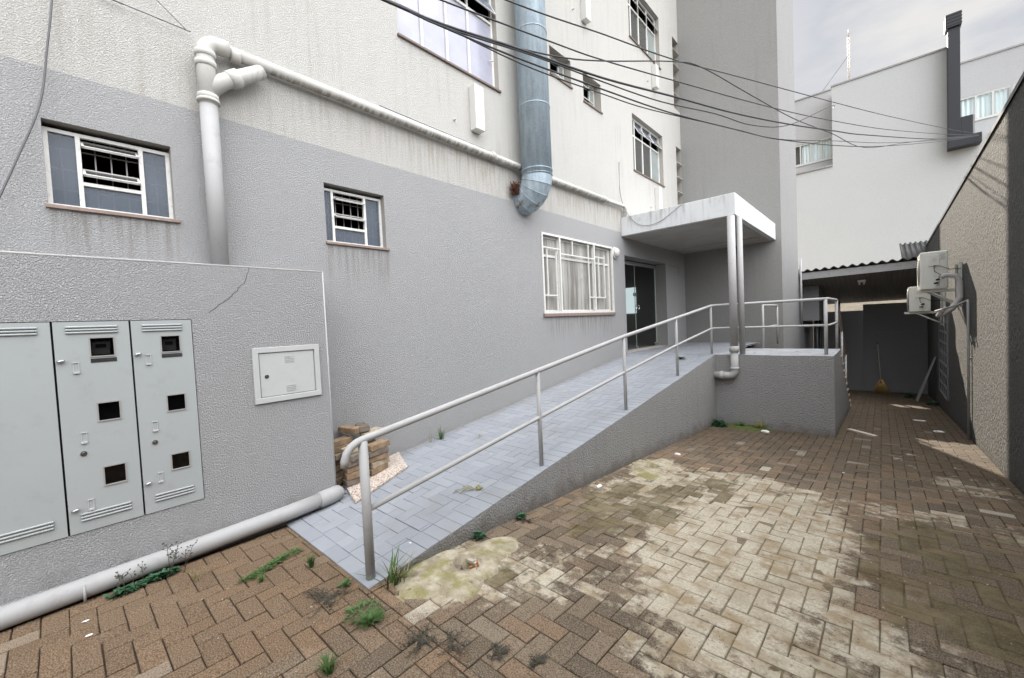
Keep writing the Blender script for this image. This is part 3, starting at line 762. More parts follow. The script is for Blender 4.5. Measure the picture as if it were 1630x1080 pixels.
MB().tube([(XM-.006, -3.2, .557), (XM-.006, YM-.002, .557)], .0085, 8).build('top_edge', 'edge', uw)  # added bead that draws the edge highlight
MB().tube([(XM-.006, YM-.006, -1.6), (XM-.006, YM-.006, .557)], .0085, 8).build('corner_edge', 'edge', uw)
mb = MB(); mb.box(XM-.002, XM+.03, -3.2, YM-.35, -1.72, -1.485, Matrix.Rotation(R(0), 3, 'Y')); mb.build('plinth', 'meterwall', uw, .01)
crk = [(1.075, .556), (1.03, .43), (.955, .345), (.91, .30), (.83, .235), (.76, .175)]
pts = []
random.seed(3)
for i in range(len(crk)-1):
    for k in range(4):
        f_ = k/4; pts.append((XM+.0004, crk[i][0]*(1-f_)+crk[i+1][0]*f_+random.uniform(-.008, .008), crk[i][1]*(1-f_)+crk[i+1][1]*f_))
MB().tube(pts, [.0012+.0008*random.random() for _ in pts], 5).build('crack', 'black', uw)

cab = empty('meter_cabinet', (XM, .2, -1.2), 'pale grey metal meter cabinet of three tall doors set in the low wall', 'meter cabinet')
MB().poly([(XM-.055, cabh[0], cabh[2]), (XM-.055, cabh[1], cabh[2]), (XM-.055, cabh[1], cabh[3]), (XM-.055, cabh[0], cabh[3])]).build('cabinet_back', 'cabdark', cab)
XC = XM+.006
def slots(mb, y0, y1, z, dz, x=XC, slope=0):
    for k in range(3):
        zz = z-k*dz; mb.tube([(x+.002, y0, zz), (x+.004, y0+.006, zz), (x+.004, y1-.006, zz), (x+.002, y1, zz)], .0065, 8)
def cabinet_door(ya, yb, wins, louv_y, latches, knobs, tagplate):
    mb = MB(); H = [(w_[0], w_[1], w_[2], w_[3]) for w_ in wins]
    wall_x(mb, XC, ya, yb, -1.200, .142, H)
    mb.poly([(XC, ya, -1.2), (XM-.03, ya, -1.2), (XM-.03, ya, .142), (XC, ya, .142)][::-1]); mb.poly([(XC, yb, -1.2), (XM-.03, yb, -1.2), (XM-.03, yb, .142), (XC, yb, .142)])
    mb.poly([(XC, ya, -1.2), (XC, yb, -1.2), (XM-.03, yb, -1.2), (XM-.03, ya, -1.2)][::-1]); mb.poly([(XC, ya, .142), (XC, yb, .142), (XM-.03, yb, .142), (XM-.03, ya, .142)])
    d = mb.build('cabinet_door', 'cabinet', cab)
    for zl, dl_ in ((.108, .018), (-1.085, .020)): lv = MB(); slots(lv, louv_y[0], louv_y[1], zl, dl_); lv.build('louvres', 'cabinet', d)
    for (a, b, c, e) in H:
        MB().box(XC-.014, XC-.010, a-.003, b+.003, c-.003, e+.003).build('viewing_window', 'blackglass', d)
        fr = bars(XC-.001, [((a+.003, c), (a+.003, e)), ((b-.003, c), (b-.003, e)), ((a, c+.003), (b, c+.003)), ((a, e-.003), (b, e-.003))], .007, .008); fr.build('window_rim', 'bar', d)
    if tagplate:
        a, b, c, e = H[0]; mt = MB().box(XM-.05, XM-.03, a+.012, b-.02, c+.012, e-.025).build('electric_meter', 'meter', d, .004); MB().box(XM-.029, XM-.026, a+.03, b-.04, e-.070, e-.045).build('meter_display', 'black', mt)
        a, b, c, e = H[0]; MB().box(XC+.0005, XC+.0025, a+.002, b+.004, c-.036, c-.010).build('label_holder', 'chrome', d)
    for (y, z) in knobs:
        k = MB(); k.disc((XC, y, z), (1, 0, 0), .016, .005, 20); k.disc((XC+.005, y, z), (1, 0, 0), .008, .008, 14); k.build('lock', 'chrome', d)
    for (y, z) in latches[1]:
        m_ = bars(XC+.001, [((y-.012, z-.032), (y-.012, z+.032)), ((y+.012, z-.032), (y+.012, z+.032)), ((y-.015, z+.032), (y+.015, z+.032)), ((y-.015, z-.032), (y+.015, z-.032))], .0035, .004)
        m_.box(XC, XC+.010, y-.013, y+.013, z-.036, z-.026); m_.build('seal_bracket', 'ubox', d)
    for (y, z) in latches[0]:
        k = MB(); k.disc((XC, y, z), (1, 0, 0), .006, .016, 12); k.tube([(XC+.014, y-.018, z-.006), (XC+.017, y+.018, z+.002)], .0075, 10); k.build('latch', 'chrome', d)
    return d
cabinet_door(-.62, -.028, [], (-.40, -.082), [[], []], [], False)
cabinet_door(-.018, .328, [(.133, .253, -.088, .040), (.145, .257, -.512, -.386), (.149, .261, -.938, -.808)], (.035, .270), [[(.004, -.100), (.012, -1.045)], [(.068, -.150), (.077, -.60), (.083, -1.035)]], [(.069, -.70)], True)
cabinet_door(.338, .667, [(.485, .598, -.088, .034), (.494, .604, -.514, -.392), (.493, .603, -.938, -.818)], (.395, .610), [[(.362, -.085), (.362, -.985)], [(.415, -.130), (.423, -.60), (.430, -.965)]], [(.415, -.712)], True)

ub = empty('junction_box', (XM, 1.31, -.33), 'small square white metal box with a louvred door, right of the meter cabinet', 'junction box')
y0, y1, z0, z1 = 1.046, 1.578, -.560, -.100
bars(XM+.006, [((y0+.022, z0), (y0+.022, z1)), ((y1-.022, z0), (y1-.022, z1)), ((y0+.001, z0+.022), (y1-.001, z0+.022)), ((y0+.001, z1-.022), (y1-.001, z1-.022))], .044, .018).build('box_frame', 'ubox', ub, .003)
bd = MB().box(XM-.006, XM+.005, y0+.050, y1-.050, z0+.050, z1-.050).build('box_door', 'ubox', ub, .002)
lv = MB()
for zc in (-.190, -.438):
    for k in range(4): lv.box(XM+.004, XM+.009, 1.290, 1.365, zc-k*.015, zc-k*.015+.006)
lv.build('louvres', 'ubox', bd); k = MB(); k.disc((XM+.005, 1.143, -.342), (1, 0, 0), .016, .004, 18); k.disc((XM+.009, 1.143, -.342), (1, 0, 0), .008, .004, 12); k.build('lock', 'chrome', bd)

# ------------------------------------------------------------------ ramp, landing and steps
ramp = empty('access_ramp', (-3.3, 5, -1.7), 'long sloping ramp with pale blue-grey painted pavers and a rendered side wall', 'ramp')
mb = MB(); ys = [1.2, YF]
mb.mesh([(XR, 1.2, -2.0), (XR, 1.2, rz(1.2)-.010), (XR, YF-.003, rz(YF)-.010), (XR, YF-.003, -2.3), (XR-.14, 1.2, -2.0), (XR-.14, 1.2, rz(1.2)-.010), (XR-.14, YF-.003, rz(YF)-.010), (XR-.14, YF-.003, -2.3)],
        [(0, 3, 2, 1), (4, 5, 6, 7), (1, 2, 6, 5), (0, 1, 5, 4), (3, 7, 6, 2)])
mb.build('side_wall', 'rampwall', ramp)
mb = MB(); mb.poly([(-4.2, 1.2, rz(1.2)-.0105), (XR-.14, 1.2, rz(1.2)-.0105), (XR-.14, 8.43, rz(8.43)-.0105), (-4.2, 8.43, rz(8.43)-.0105)])
mb.poly([(-4.2, 8.43, -.7755), (XR-.14, 8.43, -.7755), (XR-.14, 12.2, -.7755), (-4.2, 12.2, -.7755)])
mb.build('paving_bed', 'rampgap', ramp)
random.seed(11)
rr = []
# border courses
y = 1.2; k = 0
while y < YF-.02:
    if y > 1.31: rr.append((XR-.222, XR, y, min(y+.111, YF-.003)))
    y += .111
x = XR
while x > -3.78: rr.append((max(x-.222, -3.79), x, 1.2, 1.311)); x -= .222
for r in herring(-4.3, -2.5, 1.2, 12.3, .111):
    for c in ((-4.2, XR-.222, 1.75, 8.43), (-3.79, XR-.222, 1.311, 1.75), (-4.2, -1.95, 8.44, 12.2)):
        q = clip(r, c)
        if q: rr.append(q)
mb, at = lay(rr, lambda x, y: rz(y), .0030, .0026, .0103, .0011, .003)
mb.build('painted_paving', 'ramp', ramp, attrs=at)
lw = empty('entrance_landing', (-1.3, 9.5, -2.2), 'raised grey rendered landing block with brick steps down its back', 'landing')
mb = MB(); zt = -.780
X0, X1 = XR-.1, -.58
mb.mesh([(X0, YF, -2.4), (X1, YF, -2.4), (X1, YF, zt), (X0, YF, zt), (X0, 10.0, -2.4), (X1, 10.0, -2.4), (X1, 10.0, zt), (X0, 10.0, zt)],
        [(0, 1, 2, 3), (1, 5, 6, 2), (5, 4, 7, 6)])
# steps, falling away behind the landing
n = 9; dr_ = 3.1/n; dz_ = (zt-(gz(13.1)))/n
sv = []
for i in range(n):
    ya = 10.0+dr_*i; yb = ya+dr_; za = zt-dz_*i-dz_*.9
    if i < n-1 or True:
        mb.mesh([(X1, ya, -2.9), (X1, yb, -2.9), (X1, yb, za), (X1, ya, za)], [(0, 1, 2, 3)])
        mb.mesh([(-1.85, yb, za-dz_), (X1, yb, za-dz_), (X1, yb, za), (-1.85, yb, za)], [(0, 3, 2, 1)])
        sv.append((ya, yb, za))
mb.build('block_wall', 'platwall', lw)
mb = MB(); mb.box(X0, X1-.001, YF+.002, 10.001, zt+.001, zt+.014); mb.build('landing_top', 'landing', lw, .004)
for (ya, yb, za) in sv: MB().box(-1.85, X1+.012, ya-.01, yb+.012, za, za+.028).build('step_tread', 'obA', lw, .004)

# ------------------------------------------------------------------ handrail
XL = -2.463
hr = empty('handrail', (XL, 4.8, -1.3), 'long grey tube handrail up the ramp and round the landing', 'handrail')
top = [(1.275, -.690), (3.07, -.462), (4.86, -.228), (6.69, -.030), (8.52, .172)]
endc = [(XL, 1.135, -.835), (XL, 1.138, -.795), (XL, 1.152, -.757), (XL, 1.182, -.722), (XL, 1.225, -.700)]
yL = 8.62
tp = [Vector(p) for p in endc]+[Vector((XL, y, z)) for y, z in top]
land = [Vector((XL+.04, yL, .178)), Vector((-.72, yL+.08, .178)), Vector((-.66, yL+.12, .178)), Vector((-.66, 10.35, .178)), Vector((-.66, 10.5, .14)), Vector((-.66, 13.0, -1.16))]
MB().tube(tp+land, .0245, 14).build('top_rail', 'rail', hr)
midp = [Vector((XL, 1.26, -1.150)), Vector((XL, 3.05, -.915)), Vector((XL, 4.87, -.686)), Vector((XL, 6.68, -.466)), Vector((XL, 8.51, -.272)), Vector((XL+.04, yL, -.268)), Vector((-.72, yL+.08, -.268)), Vector((-.66, yL+.12, -.268)), Vector((-.66, 10.4, -.268))]
MB().tube(midp, .019, 12).build('mid_rail', 'rail', hr)
def post(x, y, z0_, z1_, r=.021):
    m_ = MB(); m_.tube([(x, y, z0_), (x, y, z1_)], r, 12); m_.build('post', 'rail', hr)
post(XL, 1.262, rz(1.262)-.01, -.700, .030)
for y, z in top[1:4]: post(XL, y, rz(y)-.01, z-.01)
post(XL, 8.52, rz(8.5)-.01, .165); post(-.70, yL+.09, zt, .17, .027); post(-.66, 10.35, zt-.1, .17, .024)
post(-.66, 11.7, sv[4][2], -.49, .02)
post(-.66, 12.9, sv[8][2], -1.1, .02)
sr = empty('side_rail', (-1.85, 10.8, zt), 'short grey rail frame at the edge of the landing below the tower', 'handrail')
xs_ = -1.86
MB().tube([(xs_, 10.0, -.02+.17), (xs_, 11.6, .15)], .022, 10).build('top_rail', 'rail', sr); MB().tube([(xs_, 10.0, -.32), (xs_, 11.6, -.32)], .018, 10).build('mid_rail', 'rail', sr)
for y in (10.0, 11.6): MB().tube([(xs_, y, -.775), (xs_, y, .16)], .022, 10).build('post', 'rail', sr)

# canopy post and rain pipe
cp = MB(); cp.tube([(-1.925, 8.51, zt+.01), (-1.925, 8.51, 1.785)], .048, 20); tag(cp.build('canopy_post', 'rail'), 'slim round grey post under the outer corner of the canopy', 'post')
dp = empty('rain_pipe', (-2.02, 8.38, -1.2), 'grey rain pipe dropping from the canopy and turning into the ramp wall', 'drain pipe')
xp, yp = -2.03, 8.37; rp = .066
MB().tube([(xp, yp, 1.79), (xp, yp, -.60)], rp, 20).build('upper_pipe', 'rail', dp)
MB().tube([(xp, yp, -.60), (xp, yp, -.61), (xp, yp, -.70), (xp, yp, -.71)], [rp, rp+.018, rp+.018, rp], 20).build('collar', 'rail', dp)
el = arc((xp-.10, yp, -1.05), (1, 0, 0), (0, 0, -1), .10, 0, 90, 8)
MB().tube([(xp, yp, -.70), (xp, yp, -1.0)]+el+[Vector((XR+.0, yp, -1.15))], rp, 20).build('lower_pipe', 'rail', dp)
MB().tube([(XR+.16, yp, -1.15), (XR+.15, yp, -1.15), (XR+.10, yp, -1.15), (XR+.09, yp, -1.15)], [rp, rp+.012, rp+.012, rp], 20).build('coupling', 'rail', dp)
MB().tube([(xp, yp, -1.04), (xp, yp, -1.035), (xp, yp, -.99), (xp, yp, -.985)], [rp, rp+.010, rp+.010, rp], 20).build('coupling', 'rail', dp)

# ground drain pipe along the utility wall
gp = empty('ground_pipe', (-3.74, .2, -1.6), 'fat grey drain pipe lying on the ground along the low wall', 'drain pipe')
rp = .062
gpp = [(-3.715, -2.4, -1.535), (-3.72, -.3, -1.532), (-3.722, .6, -1.515), (-3.725, 1.2, -1.500), (-3.728, 1.48, -1.486)]
MB().tube(gpp, rp, 24).build('pipe', 'pvcgrey', gp)
MB().tube([(-3.728, 1.47, -1.486), (-3.728, 1.475, -1.486), (-3.730, 1.58, -1.480), (-3.745, 1.645, -1.478), (-3.77, 1.66, -1.480)], [rp, rp+.009, rp+.009, rp+.007, rp*.7], 24).build('end_socket', 'pvcgrey', gp)
MB().tube([(-3.66, .02, -1.59), (-3.652, .02, -1.54), (-3.67, .02, -1.49)], .007, 8).build('clip', 'pvcgrey', gp)

# ------------------------------------------------------------------ facade pipes
XP = -4.10
fp = empty('drain_stack', (XP, .94, .5), 'white and grey painted drain stack with a side branch, coming down behind the low wall', 'drain pipe')
r1 = .064
mb = MB(); mb.tube([(XP, .945, .50), (XP, .945, 1.91)], r1, 20); mb.build('grey_length', 'pvcgrey', fp)
mb = MB(); mb.tube([(XP, .945, 1.91), (XP, .945, 2.30)]+arc((XP, .945+.09, 2.34), (0, -1, 0), (0, 0, 1), .09, 0, 80, 6)+[Vector((XP, 1.11, 2.435))], r1, 20); mb.build('white_length', 'pvcwhite', fp)
for z in (1.95, 2.22, 2.30): MB().tube([(XP, .945, z), (XP, .945, z+.004), (XP, .945, z+.045), (XP, .945, z+.05)], [r1, r1+.010, r1+.010, r1], 20).build('coupling', 'pvcwhite', fp)
MB().tube([(XP, .945, 1.93), (XP, .945, 1.933), (XP, .945, 1.955), (XP, .945, 1.958)], [r1, r1+.016, r1+.016, r1], 20).build('clamp', 'pvcwhite', fp)
mb = MB(); mb.tube([(XP, .955, 2.03), (XP+.01, 1.06, 2.15), (XP+.015, 1.14, 2.20), (XP+.02, 1.34, 2.335), (XP+.02, 1.36, 2.348)], [r1*.95, r1*.95, r1*.95, r1*.92, r1*.8], 20); mb.build('branch', 'pvcwhite', fp)
mb = MB(); mb.tube([(XP+.012, 1.10, 2.172), (XP+.0125, 1.105, 2.176), (XP+.0165, 1.17, 2.221), (XP+.017, 1.175, 2.224)], [r1*.95, r1*1.12, r1*1.12, r1*.95], 20); mb.build('coupling', 'pvcwhite', fp)
hp = empty('horizontal_drain_pipe', (XP, 4.8, 2.4), 'white painted drain pipe running nearly level across the white render', 'drain pipe')
r2 = .050
MB().tube([(XP-.03, 1.10, 2.440), (XP-.03, 3.0, 2.425), (XP-.03, 5.0, 2.412), (XP-.03, 7.6, 2.425)], r2, 18).build('pipe', 'pvcwhite', hp)
MB().tube([(XP-.03, 7.55, 2.425), (XP-.03, 7.60, 2.425), (XP-.03, 8.38, 2.44)]+arc((XP-.03, 8.38, 2.38), (0, 1, 0), (0, 0, 1), .06, 90, 0, 6)+[Vector((XP-.03, 8.44, 2.19))], [r2*.8]*2+[r2*.75]*9, 16).build('outlet_bend', 'pvcwhite', hp)
for y in (1.13, 4.3, 7.5): MB().tube([(XP-.03, y, 2.424), (XP-.03, y+.005, 2.424), (XP-.03, y+.07, 2.424), (XP-.03, y+.075, 2.424)], [r2, r2+.008, r2+.008, r2], 18).build('coupling', 'pvcwhite', hp)

# galvanised duct
du = empty('exhaust_duct', (-3.92, 5.05, 1.7), 'wide galvanised steel exhaust duct ending in a segmented elbow', 'duct')
XD_ = -3.90; YD = 5.06; rd = .235
MB().tube([(XD_, YD, 2.22), (XD_, YD, 9.5)], rd, 32).build('duct_pipe', 'galv', du)
for z in (2.30, 3.25, 4.35, 5.4): MB().tube([(XD_, YD, z), (XD_, YD, z+.004), (XD_, YD, z+.014), (XD_, YD, z+.018)], [rd, rd+.009, rd+.009, rd], 32).build('seam_ring', 'galv', du)
# stepped elbow turning back towards the street
segs_ = []
cc = Vector((XD_-.30, YD, 2.24))
pts = []
for k in range(6):
    a = k*18; pts.append(cc+Vector((math.cos(R(a))*.30, 0, -math.sin(R(a))*.30)))
def ering(k, rr):
    a = R(k*18); c = cc+Vector((math.cos(a), 0, -math.sin(a)))*.30; u = Vector((math.cos(a), 0, -math.sin(a))); v = Vector((0, 1, 0))
    return [tuple(c+(u*math.cos(2*math.pi*i/32)+v*math.sin(2*math.pi*i/32))*rr) for i in range(32)]
for k in range(5):
    mb = MB(); mb.mesh(ering(k, rd)+ering(k+1, rd), [(i, (i+1) % 32, 32+(i+1) % 32, 32+i) for i in range(32)], True)
    mb.build('elbow_segment', 'galv', du)
    mb = MB(); mb.tube([Vector(p) for p in ering(k, rd+.001)]+[Vector(ering(k, rd+.001)[0])], .005, 6, False); mb.build('seam_ring', 'galv', du)
nest = MB(); random.seed(5)
for i in range(300):
    p = Vector((-4.19+random.uniform(0, .10), 4.86+random.uniform(-.10, .05), 2.02+random.uniform(-.06, .10)))
    e = p+Vector((random.uniform(-.0, .08), random.uniform(-.12, .05), random.uniform(-.04, .07)))
    nest.tube([p, (p+e)/2+Vector((0, 0, .008)), e], .0028, 4)
tag(nest.build('bird_nest', 'rust'), 'reddish nest of dry twigs stuffed between the duct elbow and the wall', 'nest')

# wall lamp by the door
wl = empty('wall_lamp', (XF, 8.02, 1.40), 'round white bulkhead lamp on the wall beside the entrance door', 'lamp')
mb = MB(); mb.tube([(XF, 8.02, 1.405), (XF+.03, 8.02, 1.405), (XF+.036, 8.02, 1.405)], [.125, .125, .115], 28); mb.build('lamp_base', 'white', wl)
mb = MB(); mb.tube([(XF+.03, 8.02, 1.405), (XF+.07, 8.02, 1.405), (XF+.10, 8.02, 1.405), (XF+.112, 8.02, 1.405)], [.10, .095, .065, .02], 28); mb.build('diffuser', 'white', wl)
mb = MB(); mb.tube([(XF+.035, 7.92, 1.405), (XF+.085, 7.95, 1.405), (XF+.118, 8.02, 1.405), (XF+.085, 8.09, 1.405), (XF+.035, 8.12, 1.405)], .006, 8); mb.build('guard_bar', 'white', wl)
# condensate boxes
def cbox(y, z0, z1, label, w_=.085, d=.12):
    b = empty('wall_box', (XF, y, z0), label, 'wall box', 'slim white boxes on the render')
    MB().box(XF, XF+d, y-w_, y+w_, z0, z1).build('box_body', 'white', b, .006); MB().box(XF+.012, XF+d-.012, y-w_+.012, y+w_-.012, z0-.006, z0-.0005).build('bottom_cap', 'acwhite', b)
    MB().tube([(XF, y-.38, z0+.05), (XF+.05, y-.38, z0+.045)], .011, 8).build('pipe_stub', 'pvcwhite', b)
cbox(4.08, 2.70, 3.30, 'slim white box on the wall just left of the steel duct')
cbox(7.12, 5.72, 6.30, 'slim white box high on the wall right of the duct top')
cbox(10.38, 5.72, 6.28, 'slim white box under the upper end window')
cbox(10.34, 2.66, 3.26, 'slim white box just above the canopy, under the lower end window')
# sensor near the door
sk = empty('wall_socket', (XF, 11.72, 1.15), 'small grey switch box on the wall right of the entrance', 'switch')
MB().box(XF, XF+.035, 11.68, 11.76, 1.10, 1.20).build('switch_box', 'ubox', sk, .004); MB().tube([(XF+.01, 11.72, 1.20), (XF+.01, 11.70, 1.35), (XF+.01, 11.68, 1.36), (XF+.01, 11.0, 1.37)], .006, 6).build('conduit', 'tower', sk)

# ------------------------------------------------------------------ boundary wall
def right_wall():
    root = empty('boundary_wall', (1.2, 8, -2.2), 'long dark grey rendered boundary wall on the right with a metal cap', 'wall')
    mb = MB(); ys = [-4, 2, 6.2, 10, 14, 18.2]; tz = lambda y: 2.16-.030*(y-6.2)
    for a, b in zip(ys[:-1], ys[1:]):
        mb.poly([(1.05, a, -3.2), (1.05, b, -3.2), (1.05, b, tz(b)), (1.05, a, tz(a))][::-1]); mb.poly([(1.25, a, -3.2), (1.25, b, -3.2), (1.25, b, tz(b)), (1.25, a, tz(a))])
    mb.poly([(1.05, -4, -3.2), (1.25, -4, -3.2), (1.25, -4, tz(-4)), (1.05, -4, tz(-4))]); mb.poly([(1.05, 18.2, -3.2), (1.25, 18.2, -3.2), (1.25, 18.2, tz(18.2)), (1.05, 18.2, tz(18.2))][::-1])
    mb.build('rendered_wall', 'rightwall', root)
    mb = MB(); b = []
    for y in (-4, 18.2):
        for x, z in ((1.03, -.03), (1.03, .022), (1.27, .022), (1.27, -.03)): b.append((x, y, tz(y)+z))
    mb.mesh(b, [(0, 1, 2, 3), (7, 6, 5, 4), (0, 4, 5, 1), (1, 5, 6, 2), (2, 6, 7, 3)]); mb.build('metal_cap', 'flash', root)
    # block vent panel low down
    y0, y1, z0, z1 = 12.6, 14.15, -2.05, -.15
    v = MB().box(1.035, 1.049, y0, y1, z0, z1).build('vent_panel', 'dark', root)
    sg = [((y0+(y1-y0)*k/4, z0), (y0+(y1-y0)*k/4, z1)) for k in range(5)]+[((y0, z0+(z1-z0)*k/8), (y1, z0+(z1-z0)*k/8)) for k in range(9)]
    bars(1.034, sg, .045, .03).build('vent_blocks', 'backwall', v)
right_wall()
wp = empty('wall_drain_pipe', (1.02, 9.65, -2.2), 'thin grey pipe running down the boundary wall from the air conditioner', 'drain pipe')
MB().tube([(1.02, 9.65, gz(9.65)), (1.02, 9.65, .0), (1.02, 9.68, .04), (.92, 9.85, -.03), (.70, 10.2, -.12)], .017, 10).build('pipe', 'pvcgrey', wp)
MB().box(1.03, 1.05, 9.62, 9.68, -.9, -.87).build('clip', 'pvcgrey', wp)

def ac_unit(x0, x1, y0, y1, z0, z1, label, detail=True):
    root = empty('air_conditioner', ((x0+x1)/2, (y0+y1)/2, z0), label, 'air conditioner', 'air conditioners on the boundary wall')
    MB().box(x0, x1, y0, y1, z0, z1).build('casing', 'acwhite', root, .018)
    yc = (y0+y1)/2-.06; zc = (z0+z1)/2; rf = min(.25, (z1-z0)*.42)
    g = MB()
    for q in (1, .8, .6, .4, .2):
        ring = [(x0-.012-.012*(1-q), yc+math.cos(R(a))*rf*q, zc+math.sin(R(a))*rf*q) for a in range(0, 361, 15)]; g.tube(ring, .004, 5, False)
    for a in range(0, 360, 30): g.tube([(x0-.022, yc, zc), (x0-.006, yc+math.cos(R(a))*rf, zc+math.sin(R(a))*rf)], .003, 4)
    g.build('fan_grille', 'acgrill', root); MB().disc((x0-.0015, yc, zc), (-1, 0, 0), rf, .002, 30).build('fan_opening', 'black', root)
    MB().box(x0+.10, x0+.24, y0-.012, y0+.001, z1-.26, z1-.06).build('service_cover', 'acwhite', root, .004)
    MB().box(x0+.155, x0+.20, y0-.0165, y0-.0125, z1-.18, z1-.12).build('cover_sticker', 'white', root)
    MB().box(x0+.255, x0+.31, y0-.004, y0+.001, z1-.15, z1-.05).build('rating_plate', 'ubox', root)
    v = MB(); v.tube([(x1-.12, y0, z0+.17), (x1-.12, y0-.05, z0+.17), (x1-.15, y0-.08, z0+.16)], .016, 8); v.tube([(x1-.14, y0, z0+.11), (x1-.14, y0-.05, z0+.11), (x1-.18, y0-.08, z0+.10)], .014, 8); v.build('service_valves', 'black', root)
    for y in (y0+.06, y1-.12):
        b = MB()
        b.box(x0-.06, 1.045, y, y+.035, z0-.045, z0-.005); b.box(1.012, 1.048, y, y+.034, z0-.34, z0+.45)
        b.tube([(1.03, y+.017, z0-.30), (x0+.12, y+.017, z0-.03)], .014, 8)
        b.build('bracket', 'acwhite', root)
    c = MB(); c.tube([(x0+.17, y0-.015, z1-.25), (x0+.25, y0-.04, z1-.27), (x0+.36, y0-.04, z1-.34), (1.03, y0, z1-.34)], .006, 6)
    c.tube([(x0+.17, y0-.012, z1-.25), (x0+.18, y0-.04, z1-.36), (x0+.25, y0-.04, z1-.42), (x1-.12, y0-.03, z0+.19)], .005, 6); c.build('cable', 'black', root)
    return root
ac_unit(.53, .88, 10.5, 11.28, .27, .94, 'cream air conditioner, the nearer and higher one on the boundary wall')
ac_unit(.47, .82, 13.0, 13.75, -.15, .42, 'cream air conditioner, the lower one under the shed roof edge')
ip = MB(); ip.tube([(.78, 10.36, .46), (.84, 10.36, .50), (.96, 10.36, .47), (1.0, 10.36, .36), (1.0, 10.30, .10), (.90, 10.25, -.08), (.78, 10.22, -.17), (.74, 10.2, -.19), (.76, 10.18, -.14), (.82, 10.2, -.05)], [.035, .042, .045, .045, .045, .045, .05, .045, .03, .02], 14)
tag(ip.build('insulated_pipe', 'insul'), 'grey wrapped refrigerant pipe hanging in a bend under the nearer air conditioner', 'pipe')

# ------------------------------------------------------------------ back of the yard
bw = empty('back_wall', (.3, 18, -2.9), 'dark grey-blue rendered wall closing the alley under the shed roof', 'wall')
MB().box(-.45, 1.05, 17.90, 18.1, -3.0, .105).build('upper_panel', 'backwall', bw, .006); MB().box(-.42, 1.049, 17.86, 17.898, -3.0, -.82).build('lower_panel', 'backwall', bw, .004)
MB().box(-1.83, -.452, 18.3, 18.5, -3.0, -.09).build('left_panel', 'backwall', bw, .004)
mb = MB(); mb.box(-7.5, 3.5, 20.6, 20.8, -3, .9); tag(mb.build('block_wall', 'brickwall'), 'sunlit cream block wall seen through the gap under the shed roof', 'wall')
sh = empty('shed_roof', (-.4, 16.5, .9), 'dark corrugated lean-to roof with a grey fascia across the end of the alley', 'roof')
YR = 15.0; yb_ = 18.2
def rz2(y): return 1.155-(y-YR)*.235
mb = MB(); nx = 200; rows = 6; vs = []
for j in range(rows+1):
    y = YR-.06+(yb_-YR+.06)*j/rows
    for i in range(nx+1):
        x = -1.80+(2.86)*i/nx; vs.append((x, y, rz2(y)+.030*math.cos(2*math.pi*(x+1.0)/.205)+.04+.02*(x+.4)))
for j in range(rows+1):
    y = YR-.06+(yb_-YR+.06)*j/rows
    for i in range(nx+1):
        x = -1.80+(2.86)*i/nx; vs.append((x, y, rz2(y)+.030*math.cos(2*math.pi*(x+1.0)/.205)+.025+.02*(x+.4)))
N = nx+1; K = N*(rows+1); fs = []
for j in range(rows):
    for i in range(nx):
        a = j*N+i; fs.append((a, a+1, a+1+N, a+N)); fs.append((K+a+N, K+a+1+N, K+a+1, K+a))
for i in range(nx): fs.append((K+i, K+i+1, i+1, i))
mb.mesh(vs, fs, True); mb.build('corrugated_sheet', 'rooftile', sh)
mb = MB(); mb.mesh([(-1.80, YR, .915), (1.045, YR, .97), (1.045, YR, 1.165), (-1.80, YR, 1.11), (-1.80, YR+.03, .915), (1.045, YR+.03, .97), (1.045, YR+.03, 1.165), (-1.80, YR+.03, 1.11)], [(0, 1, 2, 3), (7, 6, 5, 4), (0, 4, 5, 1), (3, 2, 6, 7)]); mb.build('fascia', 'fascia', sh)
mb = MB(); mb.mesh([(-1.80, YR+.031, .92), (1.045, YR+.031, .975), (1.045, yb_, .20), (-1.80, yb_, .17), (-1.80, YR+.031, .935), (1.045, YR+.031, .99), (1.045, yb_, .215), (-1.80, yb_, .185)], [(0, 3, 2, 1), (4, 5, 6, 7), (1, 2, 6, 5), (0, 4, 7, 3), (2, 3, 7, 6)]); mb.build('plank_ceiling', 'plank', sh)
for x in (-1.10, .60): MB().box(x, x+.06, 17.95, 18.01, -.3, .26).build('support', 'black', sh)
rl = empty('ceiling_lamp', (-.41, 15.6, .70), 'small white twin lamp fixed under the shed ceiling', 'lamp')
MB().box(-.50, -.32, 15.52, 15.64, .73, .80).build('lamp_base', 'white', rl, .004)
for x in (-.46, -.36): MB().tube([(x, 15.58, .73), (x, 15.56, .66)], .022, 10).build('spot', 'white', rl)
r2_ = MB(); vs = []; nx = 60
for j, y in enumerate((16.4, 18.6)):
    for i in range(nx+1):
        x = .46+.66*i/nx; vs.append((x, y, (1.32 if j == 0 else 2.02)+.03*math.cos(2*math.pi*x/.12)))
for j, y in enumerate((16.4, 18.6)):
    for i in range(nx+1):
        x = .46+.66*i/nx; vs.append((x, y, (1.29 if j == 0 else 1.99)+.03*math.cos(2*math.pi*x/.12)))
N = nx+1; fs = []
for i in range(nx): fs += [(i, i+1, i+1+N, i+N), (2*N+i+N, 2*N+i+1+N, 2*N+i+1, 2*N+i), (2*N+i, 2*N+i+1, i+1, i), (N+i, N+i+1, 3*N+i+1, 3*N+i)]
r2_.mesh(vs, fs, True); tag(r2_.build('small_roof', 'rooftile'), 'small steep dark corrugated roof piece by the top of the boundary wall', 'roof')
en = empty('storage_enclosure', (-1.66, 16.8, -.4), 'grey rendered box hanging on the tower side under the shed roof', 'enclosure')
MB().box(-1.829, -1.42, 15.7, 18.29, -.33, .75).build('box_body', 'backwall', en)
